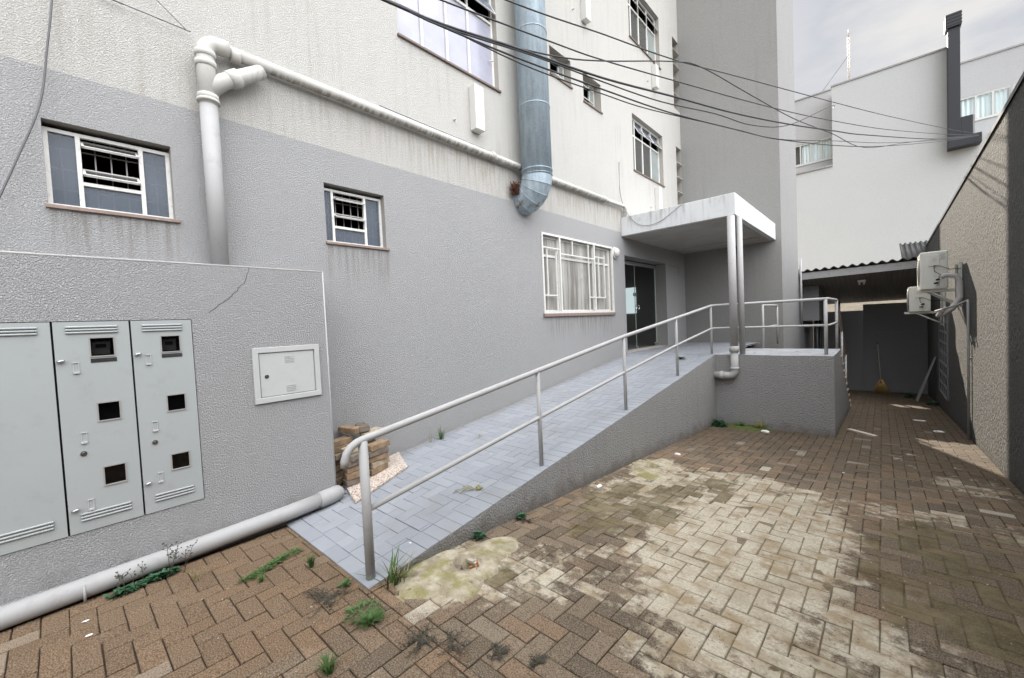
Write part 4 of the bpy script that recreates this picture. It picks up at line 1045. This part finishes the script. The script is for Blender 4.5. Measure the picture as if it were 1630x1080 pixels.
MB().box(-1.98, -1.835, 14.92, 18.29, -3.0, 1.25).build('side_wall', 'backwall', en)  # added wall, raised to keep sun from slipping in beside the tower
for y in (15.9, 16.8): MB().tube([(-1.5, y, -2.7), (-1.5, y, -.33)], .035, 10).build('post', 'darkmetal', en)
MB().tube([(-1.78, 15.02, -.35), (-1.78, 15.02, 1.6)], .03, 10); tp_ = MB().tube([(-1.775, 14.96, -.45), (-1.775, 14.96, 1.55)], .03, 10); tag(tp_.build('conduit_pipe', 'pvcgrey'), 'thin grey pipe up the back corner of the stair tower', 'drain pipe')

# broom
br = empty('broom', (-.03, 17.45, gz(17.4)), 'straw broom with a pale wooden stick leaning on the back wall', 'broom')
zb = gz(17.45)
MB().tube([(-.03, 17.48, zb+.40), (-.10, 17.82, -1.20)], .014, 8).build('stick', 'woodstick', br)
MB().tube([(-.101, 17.824, -1.22), (-.107, 17.85, -1.17)], .018, 8).build('grip', 'black', br)
mb = MB(); random.seed(2)
for i in range(150):
    a = random.uniform(-1, 1); b_ = random.uniform(-1, 1); p0 = Vector((-.03+a*.03, 17.48+b_*.02, zb+.42)); p1 = Vector((-.02+a*.20, 17.42+b_*.06, zb+random.uniform(.0, .03)))
    mb.tube([p0, p0.lerp(p1, .4)+Vector((a*.01, 0, .0)), p1], .0055, 4)
mb.build('bristles', 'straw', br); MB().tube([(-.03, 17.478, zb+.30), (-.03, 17.482, zb+.43)], [.055, .025], 12).build('binding', 'clay', br)
bo = MB(); bo.mesh([(.66, 15.6, gz(15.6)), (.70, 15.3, gz(15.3)), (1.04, 15.25, -1.36), (1.03, 15.55, -1.40), (.675, 15.6, gz(15.6)+.005), (.715, 15.3, gz(15.3)+.005), (1.048, 15.25, -1.375), (1.045, 15.55, -1.415)], [(0, 1, 2, 3), (7, 6, 5, 4), (0, 4, 5, 1), (1, 5, 6, 2), (2, 6, 7, 3), (3, 7, 4, 0)])
tag(bo.build('leaning_board', 'fascia'), 'thin grey board leaning on the boundary wall near the broom', 'board')
pk = MB(); pk.box(-.50, -.03, 9.02, 9.10, gz(9.1)+.004, gz(9.1)+.035, Matrix.Rotation(R(-40), 3, 'Z')); 
tag(pk.build('timber_strip', 'woodstick', None, .003), 'grey timber strip lying on the pavers by the landing corner', 'timber')

# ------------------------------------------------------------------ white building beyond
wb = empty('white_building', (2, 30, -2.9), 'large white plastered building beyond the alley with curtained windows', 'building')
def wall_y(mb, Y, x0, x1, z0, z1, holes):
    xs = sorted(set([x0, x1]+[h[i] for h in holes for i in (0, 1)])); zs = sorted(set([z0, z1]+[h[i] for h in holes for i in (2, 3)]))
    for i in range(len(xs)-1):
        for j in range(len(zs)-1):
            cx, cz = (xs[i]+xs[i+1])/2, (zs[j]+zs[j+1])/2
            if any(h[0] < cx < h[1] and h[2] < cz < h[3] for h in holes): continue
            mb.poly([(xs[i], Y, zs[j]), (xs[i+1], Y, zs[j]), (xs[i+1], Y, zs[j+1]), (xs[i], Y, zs[j+1])])
mb = MB(); XLb = -3.75
wall_y(mb, 26, -1.70, 2.55, -3, 10.83, []); wall_y(mb, 26, XLb, -1.70, -3, 7.02, []); wall_y(mb, 26, 2.55, 9, -3, 6.9, [])
mb.poly([(-1.70, 26, 7.02), (-1.70, 26, 10.83), (-1.70, 34, 10.83), (-1.70, 34, 7.02)]); mb.poly([(2.55, 26, 6.9), (2.55, 34, 6.9), (2.55, 34, 10.83), (2.55, 26, 10.83)])
mb.poly([(-1.7, 26, 10.83), (2.55, 26, 10.83), (2.55, 34, 10.83), (-1.7, 34, 10.83)]); mb.poly([(XLb, 26, 7.02), (-1.7, 26, 7.02), (-1.7, 27, 7.02), (XLb, 27, 7.02)]); mb.poly([(2.55, 26, 6.9), (9, 26, 6.9), (9, 28.2, 6.9), (2.55, 28.2, 6.9)])
mb.poly([(XLb, 26, -3), (XLb, 26, 7.02), (XLb, 34, 7.02), (XLb, 34, -3)][::-1]); mb.poly([(9, 26, -3), (9, 34, -3), (9, 34, 10.8), (9, 26, 6.9)])
mb.build('main_wall', 'whitebldg', wb)
WL = (-3.55, -1.78, 7.72, 8.80); WR = (2.75, 4.25, 8.20, 9.32); WR2 = (4.32, 5.4, 8.20, 9.32)
mb = MB(); wall_y(mb, 28.2, 2.55, 9, 6.9, 10.86, [WR, WR2]); mb.build('set_back_wall', 'whitewing', wb)
mb = MB(); wall_y(mb, 27, XLb, -1.70, 7.02, 11.12, [WL])
mb.poly([(XLb, 27, 7.02), (XLb, 27, 11.12), (XLb, 34, 11.12), (XLb, 34, 7.02)][::-1]); mb.poly([(XLb, 27, 11.12), (-1.7, 27, 11.12), (-1.7, 34, 11.12), (XLb, 34, 11.12)])
mb.build('set_back_wall', 'whitewing', wb)
for (a, b, c, e), Y in ((WL, 27), (WR, 28.2), (WR2, 28.2)):
    f = MB(); n = 3 if b-a < 1.7 else 4
    for k in range(n+1):
        x = a+(b-a)*k/n; f.box(x-.03, x+.03, Y+.02, Y+.06, c, e)
    f.box(a, b, Y+.021, Y+.061, c, c+.07); f.box(a, b, Y+.021, Y+.061, e-.07, e)
    w_ = f.build('window', 'white', wb)
    MB().box(a, b, Y+.07, Y+.075, c, e).build('glass_pane', 'clearpane', w_)
    q = MB(); m = 60; vs = []; xa = a+(b-a)*(.28 if (a, b) == (WL[0], WL[1]) else 0)
    for i in range(m+1):
        x = xa+(b-xa)*i/m; yy = Y+.12+.025*math.sin(i*1.1); vs += [(x, yy, c), (x, yy, e)]
    q.mesh(vs, [(2*i, 2*i+2, 2*i+3, 2*i+1) for i in range(m)], True); q.build('curtain', 'curtain', w_)
    MB().box(a-.1, b+.1, Y+.5, Y+.6, c-.1, e+.1).build('room_backing', 'room', w_)
    MB().box(a-.05, b+.05, Y-.04, Y+.03, c-.05, c-.001).build('sill', 'white', w_)
for q in ((-1.72, 2.57, 25.96, 26.2, 10.83, 10.90), (XLb-.02, -1.74, 26.96, 27.2, 11.12, 11.18), (2.58, 9, 28.16, 28.4, 10.86, 10.93), (XLb-.02, -1.70, 25.94, 26.1, 7.02, 7.10)): MB().box(*q).build('parapet_cap', 'fascia', wb)
ch = empty('chimney', (2.3, 25.75, 6.6), 'tall dark grey metal chimney flue with stepped foot on the white building', 'chimney')
MB().box(2.17, 2.52, 25.5, 25.95, 6.62, 11.45).build('flue', 'darkmetal', ch, .01)
c_ = MB(); c_.box(2.10, 2.56, 25.42, 26.0, 11.40, 11.95)
cp_ = c_.build('cowl', 'darkmetal', ch, .01)
lv = MB()
for k in range(4): lv.box(2.09, 2.57, 25.41, 26.01, 11.47+k*.13, 11.50+k*.13)
lv.build('cowl_slats', 'black', cp_)
MB().box(2.521, 2.86, 25.5, 25.95, 6.90, 7.68).build('side_box', 'darkmetal', ch, .01); MB().box(2.16, 3.10, 25.48, 25.97, 6.50, 6.898).build('foot', 'darkmetal', ch, .01)
MB().box(2.87, 2.92, 25.6, 25.9, 6.90, 7.7).build('side_trim', 'fascia', ch)
an = empty('antenna', (-1.19, 30, 11), 'thin lattice radio mast with guy wires on the white building roof', 'antenna')
mb = MB()
for dx, dy in ((0, 0), (.09, 0), (.045, .08)): mb.tube([(-1.23+dx, 30+dy, 10.83), (-1.23+dx, 30+dy, 14.9)], .022, 5)
for k in range(20): z = 10.9+k*.2; mb.tube([(-1.23, 30, z), (-1.14, 30, z+.1), (-1.185, 30.08, z+.2)], .014, 4)
mb.tube([(-1.19, 30.03, 14.9), (-1.19, 30.03, 15.3)], .02, 5); mb.tube([(-1.28, 30, 15.0), (-1.08, 30, 15.0)], .01, 4)
mb.build('mast', 'bar', an); MB().tube([(-1.2, 30, 13.9), (-3.4, 30, 11.15)], .016, 4).build('guy_wire', 'wiregrey', an)

# ------------------------------------------------------------------ overhead cables
def smooth_path(pts, n=6):
    P = [Vector(p) for p in pts]; out = []
    for i in range(len(P)-1):
        p0 = P[max(i-1, 0)]; p1 = P[i]; p2 = P[i+1]; p3 = P[min(i+2, len(P)-1)]
        for k in range(n):
            t_ = k/n; out.append(.5*((2*p1)+(-p0+p2)*t_+(2*p0-5*p1+4*p2-p3)*t_*t_+(-p0+3*p1-3*p2+p3)*t_**3))
    out.append(P[-1]); return out
CAB = {
 'thick black overhead cable bundle, the heaviest line crossing in front of the tower': ([(-4.6, -7.5, 3.5), (-3.9, -3.2, 2.85), (-2.9, 1.0, 2.44), (-2.73, 1.68, 2.44), (-2.6, 2.2, 2.43), (-2.41, 2.98, 2.49), (-2.16, 4.01, 2.55), (-1.85, 5.25, 2.69), (-1.53, 6.58, 2.84), (-1.1, 8.31, 3.09), (-.62, 10.28, 3.43), (-.21, 11.95, 3.73), (1.26, 17.95, 4.95), (2.74, 24.0, 6.38)], .011),
 'uppermost thin overhead cable, starting beside the steel duct': ([(-4.6, -7.5, 3.6), (-3.9, -3.2, 3.0), (-3.0, .6, 2.75), (-2.45, 2.81, 2.87), (-2.15, 4.04, 3.01), (-1.86, 5.23, 3.14), (-1.46, 6.86, 3.41), (-.67, 10.09, 3.94), (.18, 13.56, 4.53), (1.63, 19.49, 5.61), (2.74, 24.0, 6.47)], .007),
 'second overhead cable from the top, passing the upper windows': ([(-4.6, -7.5, 3.55), (-3.9, -3.2, 2.9), (-2.8, 1.4, 2.60), (-2.6, 2.2, 2.62), (-2.31, 3.4, 2.69), (-2.16, 4.02, 2.74), (-1.86, 5.21, 2.88), (-1.46, 6.85, 3.09), (-1.06, 8.51, 3.33), (-.62, 10.29, 3.62), (.18, 13.55, 4.21), (1.63, 19.48, 5.43), (2.74, 24.0, 6.42)], .007),
 'overhead cable that bends steeply down across the tower': ([(-4.6, -7.5, 3.5), (-3.9, -3.2, 2.87), (-2.9, 1.0, 2.46), (-2.71, 1.76, 2.44), (-2.6, 2.19, 2.41), (-2.48, 2.69, 2.46), (-2.31, 3.4, 2.57), (-2.16, 4.02, 2.73), (-1.86, 5.22, 3.11), (-1.71, 5.82, 3.23), (-1.43, 6.99, 3.23), (-1.06, 8.5, 3.23), (-.67, 10.07, 3.34), (-.22, 11.94, 3.46), (.65, 15.49, 4.34), (2.74, 24.0, 6.42)], .007),
 'lowest overhead cable, sagging in front of the white building': ([(-4.6, -7.5, 3.5), (-3.9, -3.2, 2.87), (-2.9, 1.0, 2.46), (-2.71, 1.77, 2.44), (-2.59, 2.24, 2.41), (-2.41, 2.97, 2.40), (-2.16, 4.01, 2.43), (-1.87, 5.19, 2.48), (-1.47, 6.82, 2.64), (-1.19, 7.97, 2.77), (-.54, 10.62, 3.22), (.17, 13.53, 3.83), (1.63, 19.47, 5.23), (2.74, 24.0, 6.38)], .008),
 'overhead cable that turns up to the left end of the white building': ([(-4.6, -7.5, 3.5), (-3.9, -3.2, 2.87), (-2.9, 1.0, 2.46), (-2.7, 1.81, 2.45), (-2.57, 2.32, 2.42), (-2.38, 3.1, 2.48), (-2.16, 4.01, 2.51), (-1.92, 4.97, 2.56), (-1.64, 6.12, 2.71), (-1.4, 7.1, 2.79), (-1.1, 8.31, 3.08), (-.67, 10.09, 3.86), (-1.72, 25.9, 9.85)], .007),
 'thin overhead cable running just above the lowest one': ([(-4.6, -7.5, 3.5), (-3.9, -3.2, 2.87), (-2.9, 1.0, 2.46), (-2.68, 1.89, 2.45), (-2.41, 2.97, 2.36), (-2.16, 4.0, 2.38), (-1.98, 4.76, 2.42), (-1.62, 6.22, 2.58), (-1.2, 7.9, 2.76), (-.62, 10.27, 3.24), (.18, 13.54, 3.9), (1.63, 19.48, 5.27), (2.74, 24.0, 6.38)], .006)}
for lab, (pts, r) in CAB.items():
    if lab.startswith('overhead cable that turns'): pts = pts[:-1]+[(-1.0, 16.0, 6.05), (-1.64, 25.96, 9.85)]
    if not lab.startswith('overhead cable that turns'): pts = pts+[(3.0, 25.45, 6.75)]
    mb = MB(); mb.tube(smooth_path(pts, 5), r, 6); tag(mb.build('overhead_cable', 'wire'), lab, 'cable', 'overhead cables')
def cable(pts, r, label, mat='wiregrey'):
    mb = MB(); mb.tube(smooth_path(pts, 5), r, 6); return tag(mb.build('loose_cable', mat), label, 'cable')
cable([(-4.17, .3, 9.0), (-4.17, .2, 5.0), (-4.17, .13, 2.7), (-4.15, .11, 2.36), (-4.15, .067, 2.0), (-4.15, .011, 1.605), (-4.14, -.118, 1.184), (-4.13, -.24, .80), (-4.12, -.3, .5)], .006, 'dark cable hanging in a curve left of the first louvred window')
cable([(-4.17, -3.0, 2.62), (-4.17, .2, 2.52), (-4.16, .377, 2.51), (-4.15, .87, 2.495)], .004, 'thin wire running level to the top of the white drain stack')
cable([(-4.17, -1.2, 4.2), (-4.17, .4, 2.84), (-4.16, .652, 2.655), (-4.15, .85, 2.49)], .003, 'thinnest wire dropping steeply to the drain stack bend')
cable([(-4.13, 2.55, 2.50), (-4.13, 3.5, 2.485), (-4.13, 4.3, 2.475), (-4.13, 4.8, 2.465)], .005, 'thin grey cable lying along the top of the level drain pipe')
cable([(-4.19, 8.36, 3.4), (-4.19, 8.36, 2.75), (-4.05, 8.345, 2.29), (-3.76, 8.34, 1.96), (-3.356, 8.34, 1.935), (-2.93, 8.345, 2.17), (-2.9, 8.45, 2.21)], .005, 'thin cable drooping in a loop over the canopy front')

# ------------------------------------------------------------------ brick pile
sl = MB(); a_ = math.atan(.1155)
rot = Matrix.Rotation(R(-7), 3, 'Z') @ Matrix.Rotation(a_, 3, 'X')
cs = [(-3.50, 1.69), (-3.71, 2.38), (-4.16, 2.56), (-4.15, 1.86)]
sl.mesh([(x, y, rz(y)+.004) for x, y in cs]+[(x, y, rz(y)+.028) for x, y in cs], [(3, 2, 1, 0), (4, 5, 6, 7), (0, 1, 5, 4), (1, 2, 6, 5), (2, 3, 7, 6), (3, 0, 4, 7)])
tag(sl.build('stone_slab', 'marble', None, .002), 'speckled stone slab lying on the ramp under the stacked bricks', 'slab')
random.seed(21)
cols_ = [('front left', -3.875, 1.90, 6, 0), ('front right', -3.895, 2.145, 5, 0), ('rear left', -4.05, 1.83, 7, 0), ('rear right', -4.03, 2.08, 7, 1)]
ordn = ['bottom', 'second', 'third', 'fourth', 'fifth', 'sixth', 'seventh', 'eighth']
mats_ = ['obA', 'obB', 'obC']
pattern = {'front left': [2, 0, 0, 2, 2, 1], 'front right': [0, 1, 0, 2, 0], 'rear left': [0, 1, 0, 0, 1, 0, 0, 1], 'rear right': [0, 2, 0, 1, 0, 2, 1, 1]}
words = {0: 'tan', 1: 'pale cream', 2: 'dark grey-brown'}
for nm, x, y, n, rt in cols_:
    z = rz(y)+.030
    for k in range(n):
        h = .062*random.uniform(.93, 1.05); ang = random.gauss(0, 7)+(0 if not (k == n-1 and rt) else 12)
        dx = random.uniform(-.02, .015); dy = random.uniform(-.014, .014)
        if nm == 'rear right' and k == n-1: dx += .03; dy += .06
        L2, W2_ = .11, .052
        b = MB(); rot = Matrix.Rotation(R(ang), 3, 'Z') @ Matrix.Rotation(a_*.6, 3, 'X')
        b.box(x+dx-W2_, x+dx+W2_, y+dy-L2, y+dy+L2, z, z+h-.003, rot)
        pm = pattern[nm][k]; where = 'top' if k == n-1 else ordn[k]
        tag(b.build('brick', mats_[pm], None, .005), '%s brick, %s one of the %s stack beside the low wall' % (words[pm], where, nm), 'brick', 'old bricks stacked by the wall')
        z += h
b = MB(); b.box(-4.17, -3.96, 1.90, 2.005, rz(2)+.03+.062*7.15, rz(2)+.03+.062*8.1, Matrix.Rotation(R(24), 3, 'Z') @ Matrix.Rotation(R(4), 3, 'Y')); tag(b.build('brick', 'obA', None, .005), 'tan brick laid askew on the very top of the pile against the wall', 'brick', 'old bricks stacked by the wall')
b = MB(); b.box(-4.15, -3.95, 2.03, 2.135, rz(2)+.03+.062*7.12, rz(2)+.03+.062*8.0, Matrix.Rotation(R(-14), 3, 'Z')); tag(b.build('brick', 'obC', None, .005), 'dark brick lying next to the askew one on top of the pile', 'brick', 'old bricks stacked by the wall')

# ------------------------------------------------------------------ weeds and litter
def tuft(x, y, z, n, h, spread, name, label, mat='grass', cat='weed', seed=0, wid=.004):
    rnd = random.Random(seed+int(x*100)); mb = MB()
    for i in range(n):
        a = rnd.uniform(0, 6.283); q = spread*.35*rnd.random(); p = Vector((x+math.cos(a)*q, y+math.sin(a)*q, z))
        a2 = a+rnd.gauss(0, .6); ln = h*rnd.uniform(.5, 1.1); lean = rnd.uniform(.2, 1.1)*spread; d = Vector((math.cos(a2), math.sin(a2), 0)); s_ = Vector((-d.y, d.x, 0))*wid*rnd.uniform(.6, 1.2)
        prev = None
        seq = []
        for k in range(5):
            f_ = k/4; c = p+d*lean*f_**1.6+Vector((0, 0, ln*(f_-.35*f_*f_*lean/max(h, .01)*.5))); w2 = (1-f_)**.6
            seq.append((c-s_*w2, c+s_*w2))
        vs = [v for pr in seq for v in pr]
        mb.mesh(vs, [(2*k, 2*k+1, 2*k+3, 2*k+2) for k in range(4)])
    return tag(mb.build(name, mat), label, cat)
def leafy(x, y, z, n, r, h, name, label, mat='leaf', cat='weed', seed=0, ls=.016, line=None):
    rnd = random.Random(seed+7); mb = MB()
    for i in range(n):
        if line:
            f_ = rnd.random(); cx = x+(line[0]-x)*f_; cy = y+(line[1]-y)*f_
        else: cx, cy = x, y
        a = rnd.uniform(0, 6.283); q = r*math.sqrt(rnd.random()); c = Vector((cx+math.cos(a)*q, cy+math.sin(a)*q, z+h*rnd.random()*(1-.6*q/r)+.004))
        d = Vector((math.cos(a), math.sin(a), rnd.uniform(-.2, .7))).normalized(); s_ = d.cross(Vector((0, 0, 1))).normalized()
        l = ls*rnd.uniform(.6, 1.5); w_ = l*.42; up = Vector((0, 0, l*.18))
        mb.mesh([c-d*l, c-d*l*.2+s_*w_+up, c+d*l*.5+s_*w_*.8+up, c+d*l, c+d*l*.5-s_*w_*.8+up, c-d*l*.2-s_*w_+up, c+up*.2], [(0, 6, 1), (1, 6, 2), (2, 6, 3), (3, 6, 4), (4, 6, 5), (5, 6, 0)])
    return tag(mb.build(name, mat), label, cat)
def withered(x, y, z, n, r, label, seed):
    rnd = random.Random(seed); mb = MB()
    for i in range(int(n*.7)):
        a = rnd.uniform(0, 6.283); L_ = r*.8*rnd.uniform(.3, 1.1); p = Vector((x, y, z+.004)); pts = [p]
        for k in range(4):
            a += rnd.gauss(0, .35); p = p+Vector((math.cos(a)*L_/4, math.sin(a)*L_/4, rnd.uniform(-.002, .008))); pts.append(p)
            for _ in range(4):
                b_ = a+rnd.choice((-1, 1))*rnd.uniform(.5, 1.3); e = p+Vector((math.cos(b_), math.sin(b_), rnd.uniform(0, .6)))*rnd.uniform(.008, .024); mb.tube([p, e], [.0018, .0012], 3)
        mb.tube(pts, .0022, 4)
    return tag(mb.build('withered_weed', 'twig'), label, 'weed')
g = gz
tuft(-2.10, 1.06, g(1), 170, .055, .09, 'grass_tuft', 'bright green grass tuft on the pavers below the first rail post', seed=1)
leafy(-2.20, 1.06, g(1), 120, .10, .04, 'ground_weed', 'small leafy green weed spreading at the foot of the ramp corner', 'grass', seed=3, ls=.012)
tuft(-2.33, 1.33, g(1.3), 26, .20, .19, 'long_grass', 'long arching grass blades between first rail post and cement collar', 'grass', seed=2, wid=.006)
tuft(-2.30, 1.40, g(1.3), 20, .14, .16, 'long_grass', 'yellowing arching grass by the start of the ramp wall', 'grassdry', seed=5, wid=.005)
leafy(-2.52, 1.12, g(1.1), 12, .03, .05, 'seedling', 'light green seedling at the very corner of the painted ramp', 'grass', seed=9, ls=.022)
tuft(-2.92, 1.07, g(1), 60, .10, .05, 'grass_tuft', 'small grass tuft in a joint left of the ramp edge', seed=4)
tuft(-1.95, .76, g(.7), 60, .08, .06, 'grass_tuft', 'small green tuft at the bottom edge of the view', seed=6)
leafy(-3.10, .72, g(.8), 330, .045, .03, 'creeping_weed', 'strip of feathery green weed creeping along the paver joints', 'grass', seed=11, ls=.011, line=(-3.22, 1.10))
leafy(-3.60, .14, -1.6, 130, .04, .04, 'dark_weed', 'dark green leafy weed along the ground pipe, left clump', 'leaf', seed=12, ls=.020, line=(-3.60, .26))
leafy(-3.62, .30, -1.6, 150, .04, .045, 'dark_weed', 'dark green leafy weed along the ground pipe, right clump', 'leaf', seed=13, ls=.020, line=(-3.62, .45))
tuft(-3.38, .52, -1.6, 14, .14, .06, 'grass_tuft', 'thin pale grass sprig near the ground pipe', 'grassdry', seed=14, wid=.0025)
tuft(-3.02, .80, -1.6, 26, .06, .05, 'grass_tuft', 'tiny grass tuft below the creeping weed strip', seed=15)
# dry seed stalks by the pipe
def stalks(x, y, z, n, h, label, seed):
    rnd = random.Random(seed); mb = MB()
    for i in range(n):
        p = Vector((x+rnd.uniform(-.04, .04), y+rnd.uniform(-.09, .09), z)); q = p+Vector((rnd.uniform(-.02, .05), rnd.uniform(-.05, .07), h*rnd.uniform(.6, 1.1))); mb.tube([p, p.lerp(q, .5)+Vector((.01, 0, 0)), q], .0016, 4)
        for k in range(7):
            s_ = p.lerp(q, rnd.uniform(.6, 1)); e = s_+Vector((rnd.uniform(-.03, .03), rnd.uniform(-.03, .03), rnd.uniform(0, .03))); mb.tube([s_, e], .0011, 3); mb.tube([e, e+Vector((0, 0, .006))], .004, 4)
    tag(mb.build('dry_stalks', 'twig'), label, 'weed')
stalks(-3.60, .22, -1.6, 5, .17, 'dry dark seed stalks standing over the left dark weed clump', 31)
stalks(-3.60, .47, -1.6, 6, .22, 'dry dark seed stalks leaning on the ground pipe further right', 32)
withered(-2.48, .98, g(1), 26, .19, 'black withered weed sprawled left of the grass tuft', 41)
withered(-1.78, 1.15, g(1.1), 24, .17, 'black withered weed sprawled in front of the cement collar', 42)
withered(-1.62, 1.24, g(1.2), 16, .12, 'smaller dark withered weed, right of the sprawled one', 43)
withered(-1.40, 1.36, g(1.4), 16, .08, 'small upright dark weed in a joint near the bottom centre', 44)
withered(-1.22, 1.43, g(1.5), 12, .07, 'small dark weed, second near the bottom centre', 45)
withered(-2.28, 2.60, g(2.6), 12, .12, 'dark dry weed lying along the middle of the ramp wall', 46)
leafy(-2.34, 2.60, g(2.6), 60, .045, .05, 'dark_weed', 'dark green plant at the foot of the ramp wall, the further one', 'leaf', seed=17, ls=.018)
leafy(-2.35, 2.10, g(2.1), 60, .045, .06, 'dark_weed', 'dark green plant at the ramp wall just behind the cement collar', 'leaf', seed=18, ls=.02)
leafy(-2.30, 8.18, g(8.2), 260, .15, .13, 'dark_weed', 'dark leafy plant in the inner corner of ramp wall and landing', 'leaf', seed=19, ls=.03)
tuft(-1.63, 8.34, g(8.3), 130, .17, .16, 'grass_tuft', 'wispy grass tuft at the base of the landing wall', 'grassdry', seed=20, wid=.004)
tuft(-1.95, 8.32, g(8.3), 120, .10, .12, 'grass_tuft', 'green grass at the base of the landing wall, left of the wispy tuft', 'grass', seed=22, wid=.005)
mo = MB(); n_ = 26; vs = []
for j in range(9):
    for i in range(n_+1):
        f_ = i/n_; q = j/8; x = -2.2+.75*f_; y = YF-.002-.34*q*(1-.35*abs(2*f_-1)**2)+.03*mnoise.noise((x*7, q*4, 1)); edge = max(0, min(1, (1-q)*3))*max(0, min(1, min(f_, 1-f_)*8))
        vs.append((x, y, gz(y)-.008+edge*(.035+.03*mnoise.noise((x*14, y*14, 0)))))
mo.mesh(vs, [(j*(n_+1)+i, j*(n_+1)+i+1, (j+1)*(n_+1)+i+1, (j+1)*(n_+1)+i) for j in range(8) for i in range(n_)], True)
tag(mo.build('moss_cushion', 'moss'), 'olive green moss cushion along the base of the landing wall', 'moss')
# ramp plants
tuft(-4.06, 3.10, rz(3.1), 36, .17, .10, 'grass_tuft', 'grass tuft growing through the ramp pavers behind the brick pile', 'grass', seed=23, wid=.004)
tuft(-4.10, 2.98, rz(3.0), 8, .22, .12, 'grass_tuft', 'thin dry sprig on the ramp beside the facade', 'grassdry', seed=24, wid=.0025)
tuft(-3.62, 3.35, rz(3.4), 14, .07, .08, 'grass_tuft', 'tiny sprig in the middle of the ramp paving', 'grassdry', seed=25, wid=.002)
stalks(-3.72, 1.45, rz(1.4), 2, .05, 'tiny dark sprig on the ramp start near the pipe', 33)
dl = MB(); rnd = random.Random(4)
for i in range(9):
    a = R(200+rnd.uniform(-25, 25)); p = Vector((-2.70, 2.40, rz(2.4)+.012)); e = p+Vector((math.cos(a)*.2*rnd.uniform(.4, 1), math.sin(a)*.24*rnd.uniform(.4, 1), 0)); e.z = rz(e.y)+.006; dl.tube([p, p.lerp(e, .5)+Vector((0, 0, .02)), e], .0028, 5)
for i in range(10): p = Vector((-2.69+rnd.uniform(-.02, .03), 2.42+rnd.uniform(-.03, .03), rz(2.4)+.012)); dl.tube([p, p+Vector((rnd.uniform(-.02, .02), .03, .012))], .007, 5)
tag(dl.build('dry_root', 'grassdry'), 'clump of dry pulled-up grass lying on the ramp by the rail', 'dry plant')
leafy(-2.85, 7.95, rz(8), 26, .05, .03, 'green_leaf', 'fresh green leaf cluster lying at the top of the ramp', 'grass', seed=27, ls=.04)
# litter
def crumple(x, y, z, s, label, name='litter', mat='paper', seed=0, st=(1, 1, .5)):
    rnd = random.Random(seed); bm = bmesh.new(); bmesh.ops.create_icosphere(bm, subdivisions=2, radius=s)
    for v in bm.verts: v.co = Vector((v.co.x*st[0], v.co.y*st[1], v.co.z*st[2]))*(1+rnd.uniform(-.22, .22))
    mb = MB(); mb.mesh([tuple(v.co+Vector((x, y, z+s*st[2]*.8))) for v in bm.verts], [tuple(v.index for v in f.verts) for f in bm.faces]); bm.free()
    return tag(mb.build(name, mat), label, 'litter')
crumple(-2.10, 5.60, g(5.6), .035, 'white scrap of paper on the pavers beyond the second cement collar', seed=1, st=(1.2, .7, .4))
crumple(-1.50, 8.02, g(8), .05, 'crushed white cup at the foot of the landing wall', seed=2, st=(1.3, .6, .55))
crumple(-2.24, 3.75, g(3.75), .035, 'white scrap against the ramp wall', seed=3, st=(.7, 1.2, .4))
crumple(-3.42, .015, -1.597, .012, 'white chip on the pavers near the far left drain pipe', seed=4, st=(.6, 1.4, .3))
crumple(-3.24, .02, -1.597, .011, 'white chip lying alone on a brown paver at the lower left', seed=5, st=(.7, 1.3, .3))
crumple(-2.55, 1.62, rz(1.6), .009, 'small white pebble on the ramp paving near the first post', 'pebble', seed=6, st=(1, 1, .7))
crumple(-3.14, 3.05, rz(3), .008, 'tiny white pebble in the middle of the ramp', 'pebble', seed=7, st=(1, 1, .7))
crumple(-.35, 6.1, g(6.1), .012, 'small white chip in the centre of the alley paving', seed=8, st=(1, 1, .4))
crumple(-.85, 3.6, g(3.6), .010, 'small white chip on the cement-stained paving', seed=9, st=(1, 1, .4))
crumple(.72, 10.1, g(10.1), .05, 'pale crumpled bag by the boundary wall', seed=10, st=(1.5, .8, .35))
crumple(.55, 11.4, g(11.4), .05, 'flat pale scrap on the alley floor under the air conditioners', seed=11, st=(2, .7, .2))
leafy(.95, 14.6, g(14.6), 90, .14, .12, 'dark_weed', 'dark plant at the foot of the boundary wall below the vent', 'leaf', seed=29, ls=.035)
leafy(.60, 16.2, g(16.2), 90, .16, .22, 'dark_weed', 'dark bushy plant near the leaning board at the back', 'leaf', seed=30, ls=.04)
rnd = random.Random(77)
deb = MB()
for i in range(420):
    x = rnd.uniform(-3.5, 1.0); y = rnd.uniform(.2, 14) if rnd.random() < .6 else rnd.uniform(.2, 4)
    if x < XR+.03 and y > 1.15: continue
    if x < -.58 and y > 8.3: continue
    s_ = rnd.uniform(.002, .006); z = zf(x, y)+.001; a = rnd.uniform(0, 3.1)
    deb.box(x-s_, x+s_, y-s_*.7, y+s_*.7, z, z+s_*.8, Matrix.Rotation(a, 3, 'Z') @ Matrix.Rotation(.3, 3, 'X'))
tag(deb.build('grit', 'obB'), kind='stuff', label='pale grit and crumbs scattered over the pavers', cat='grit')
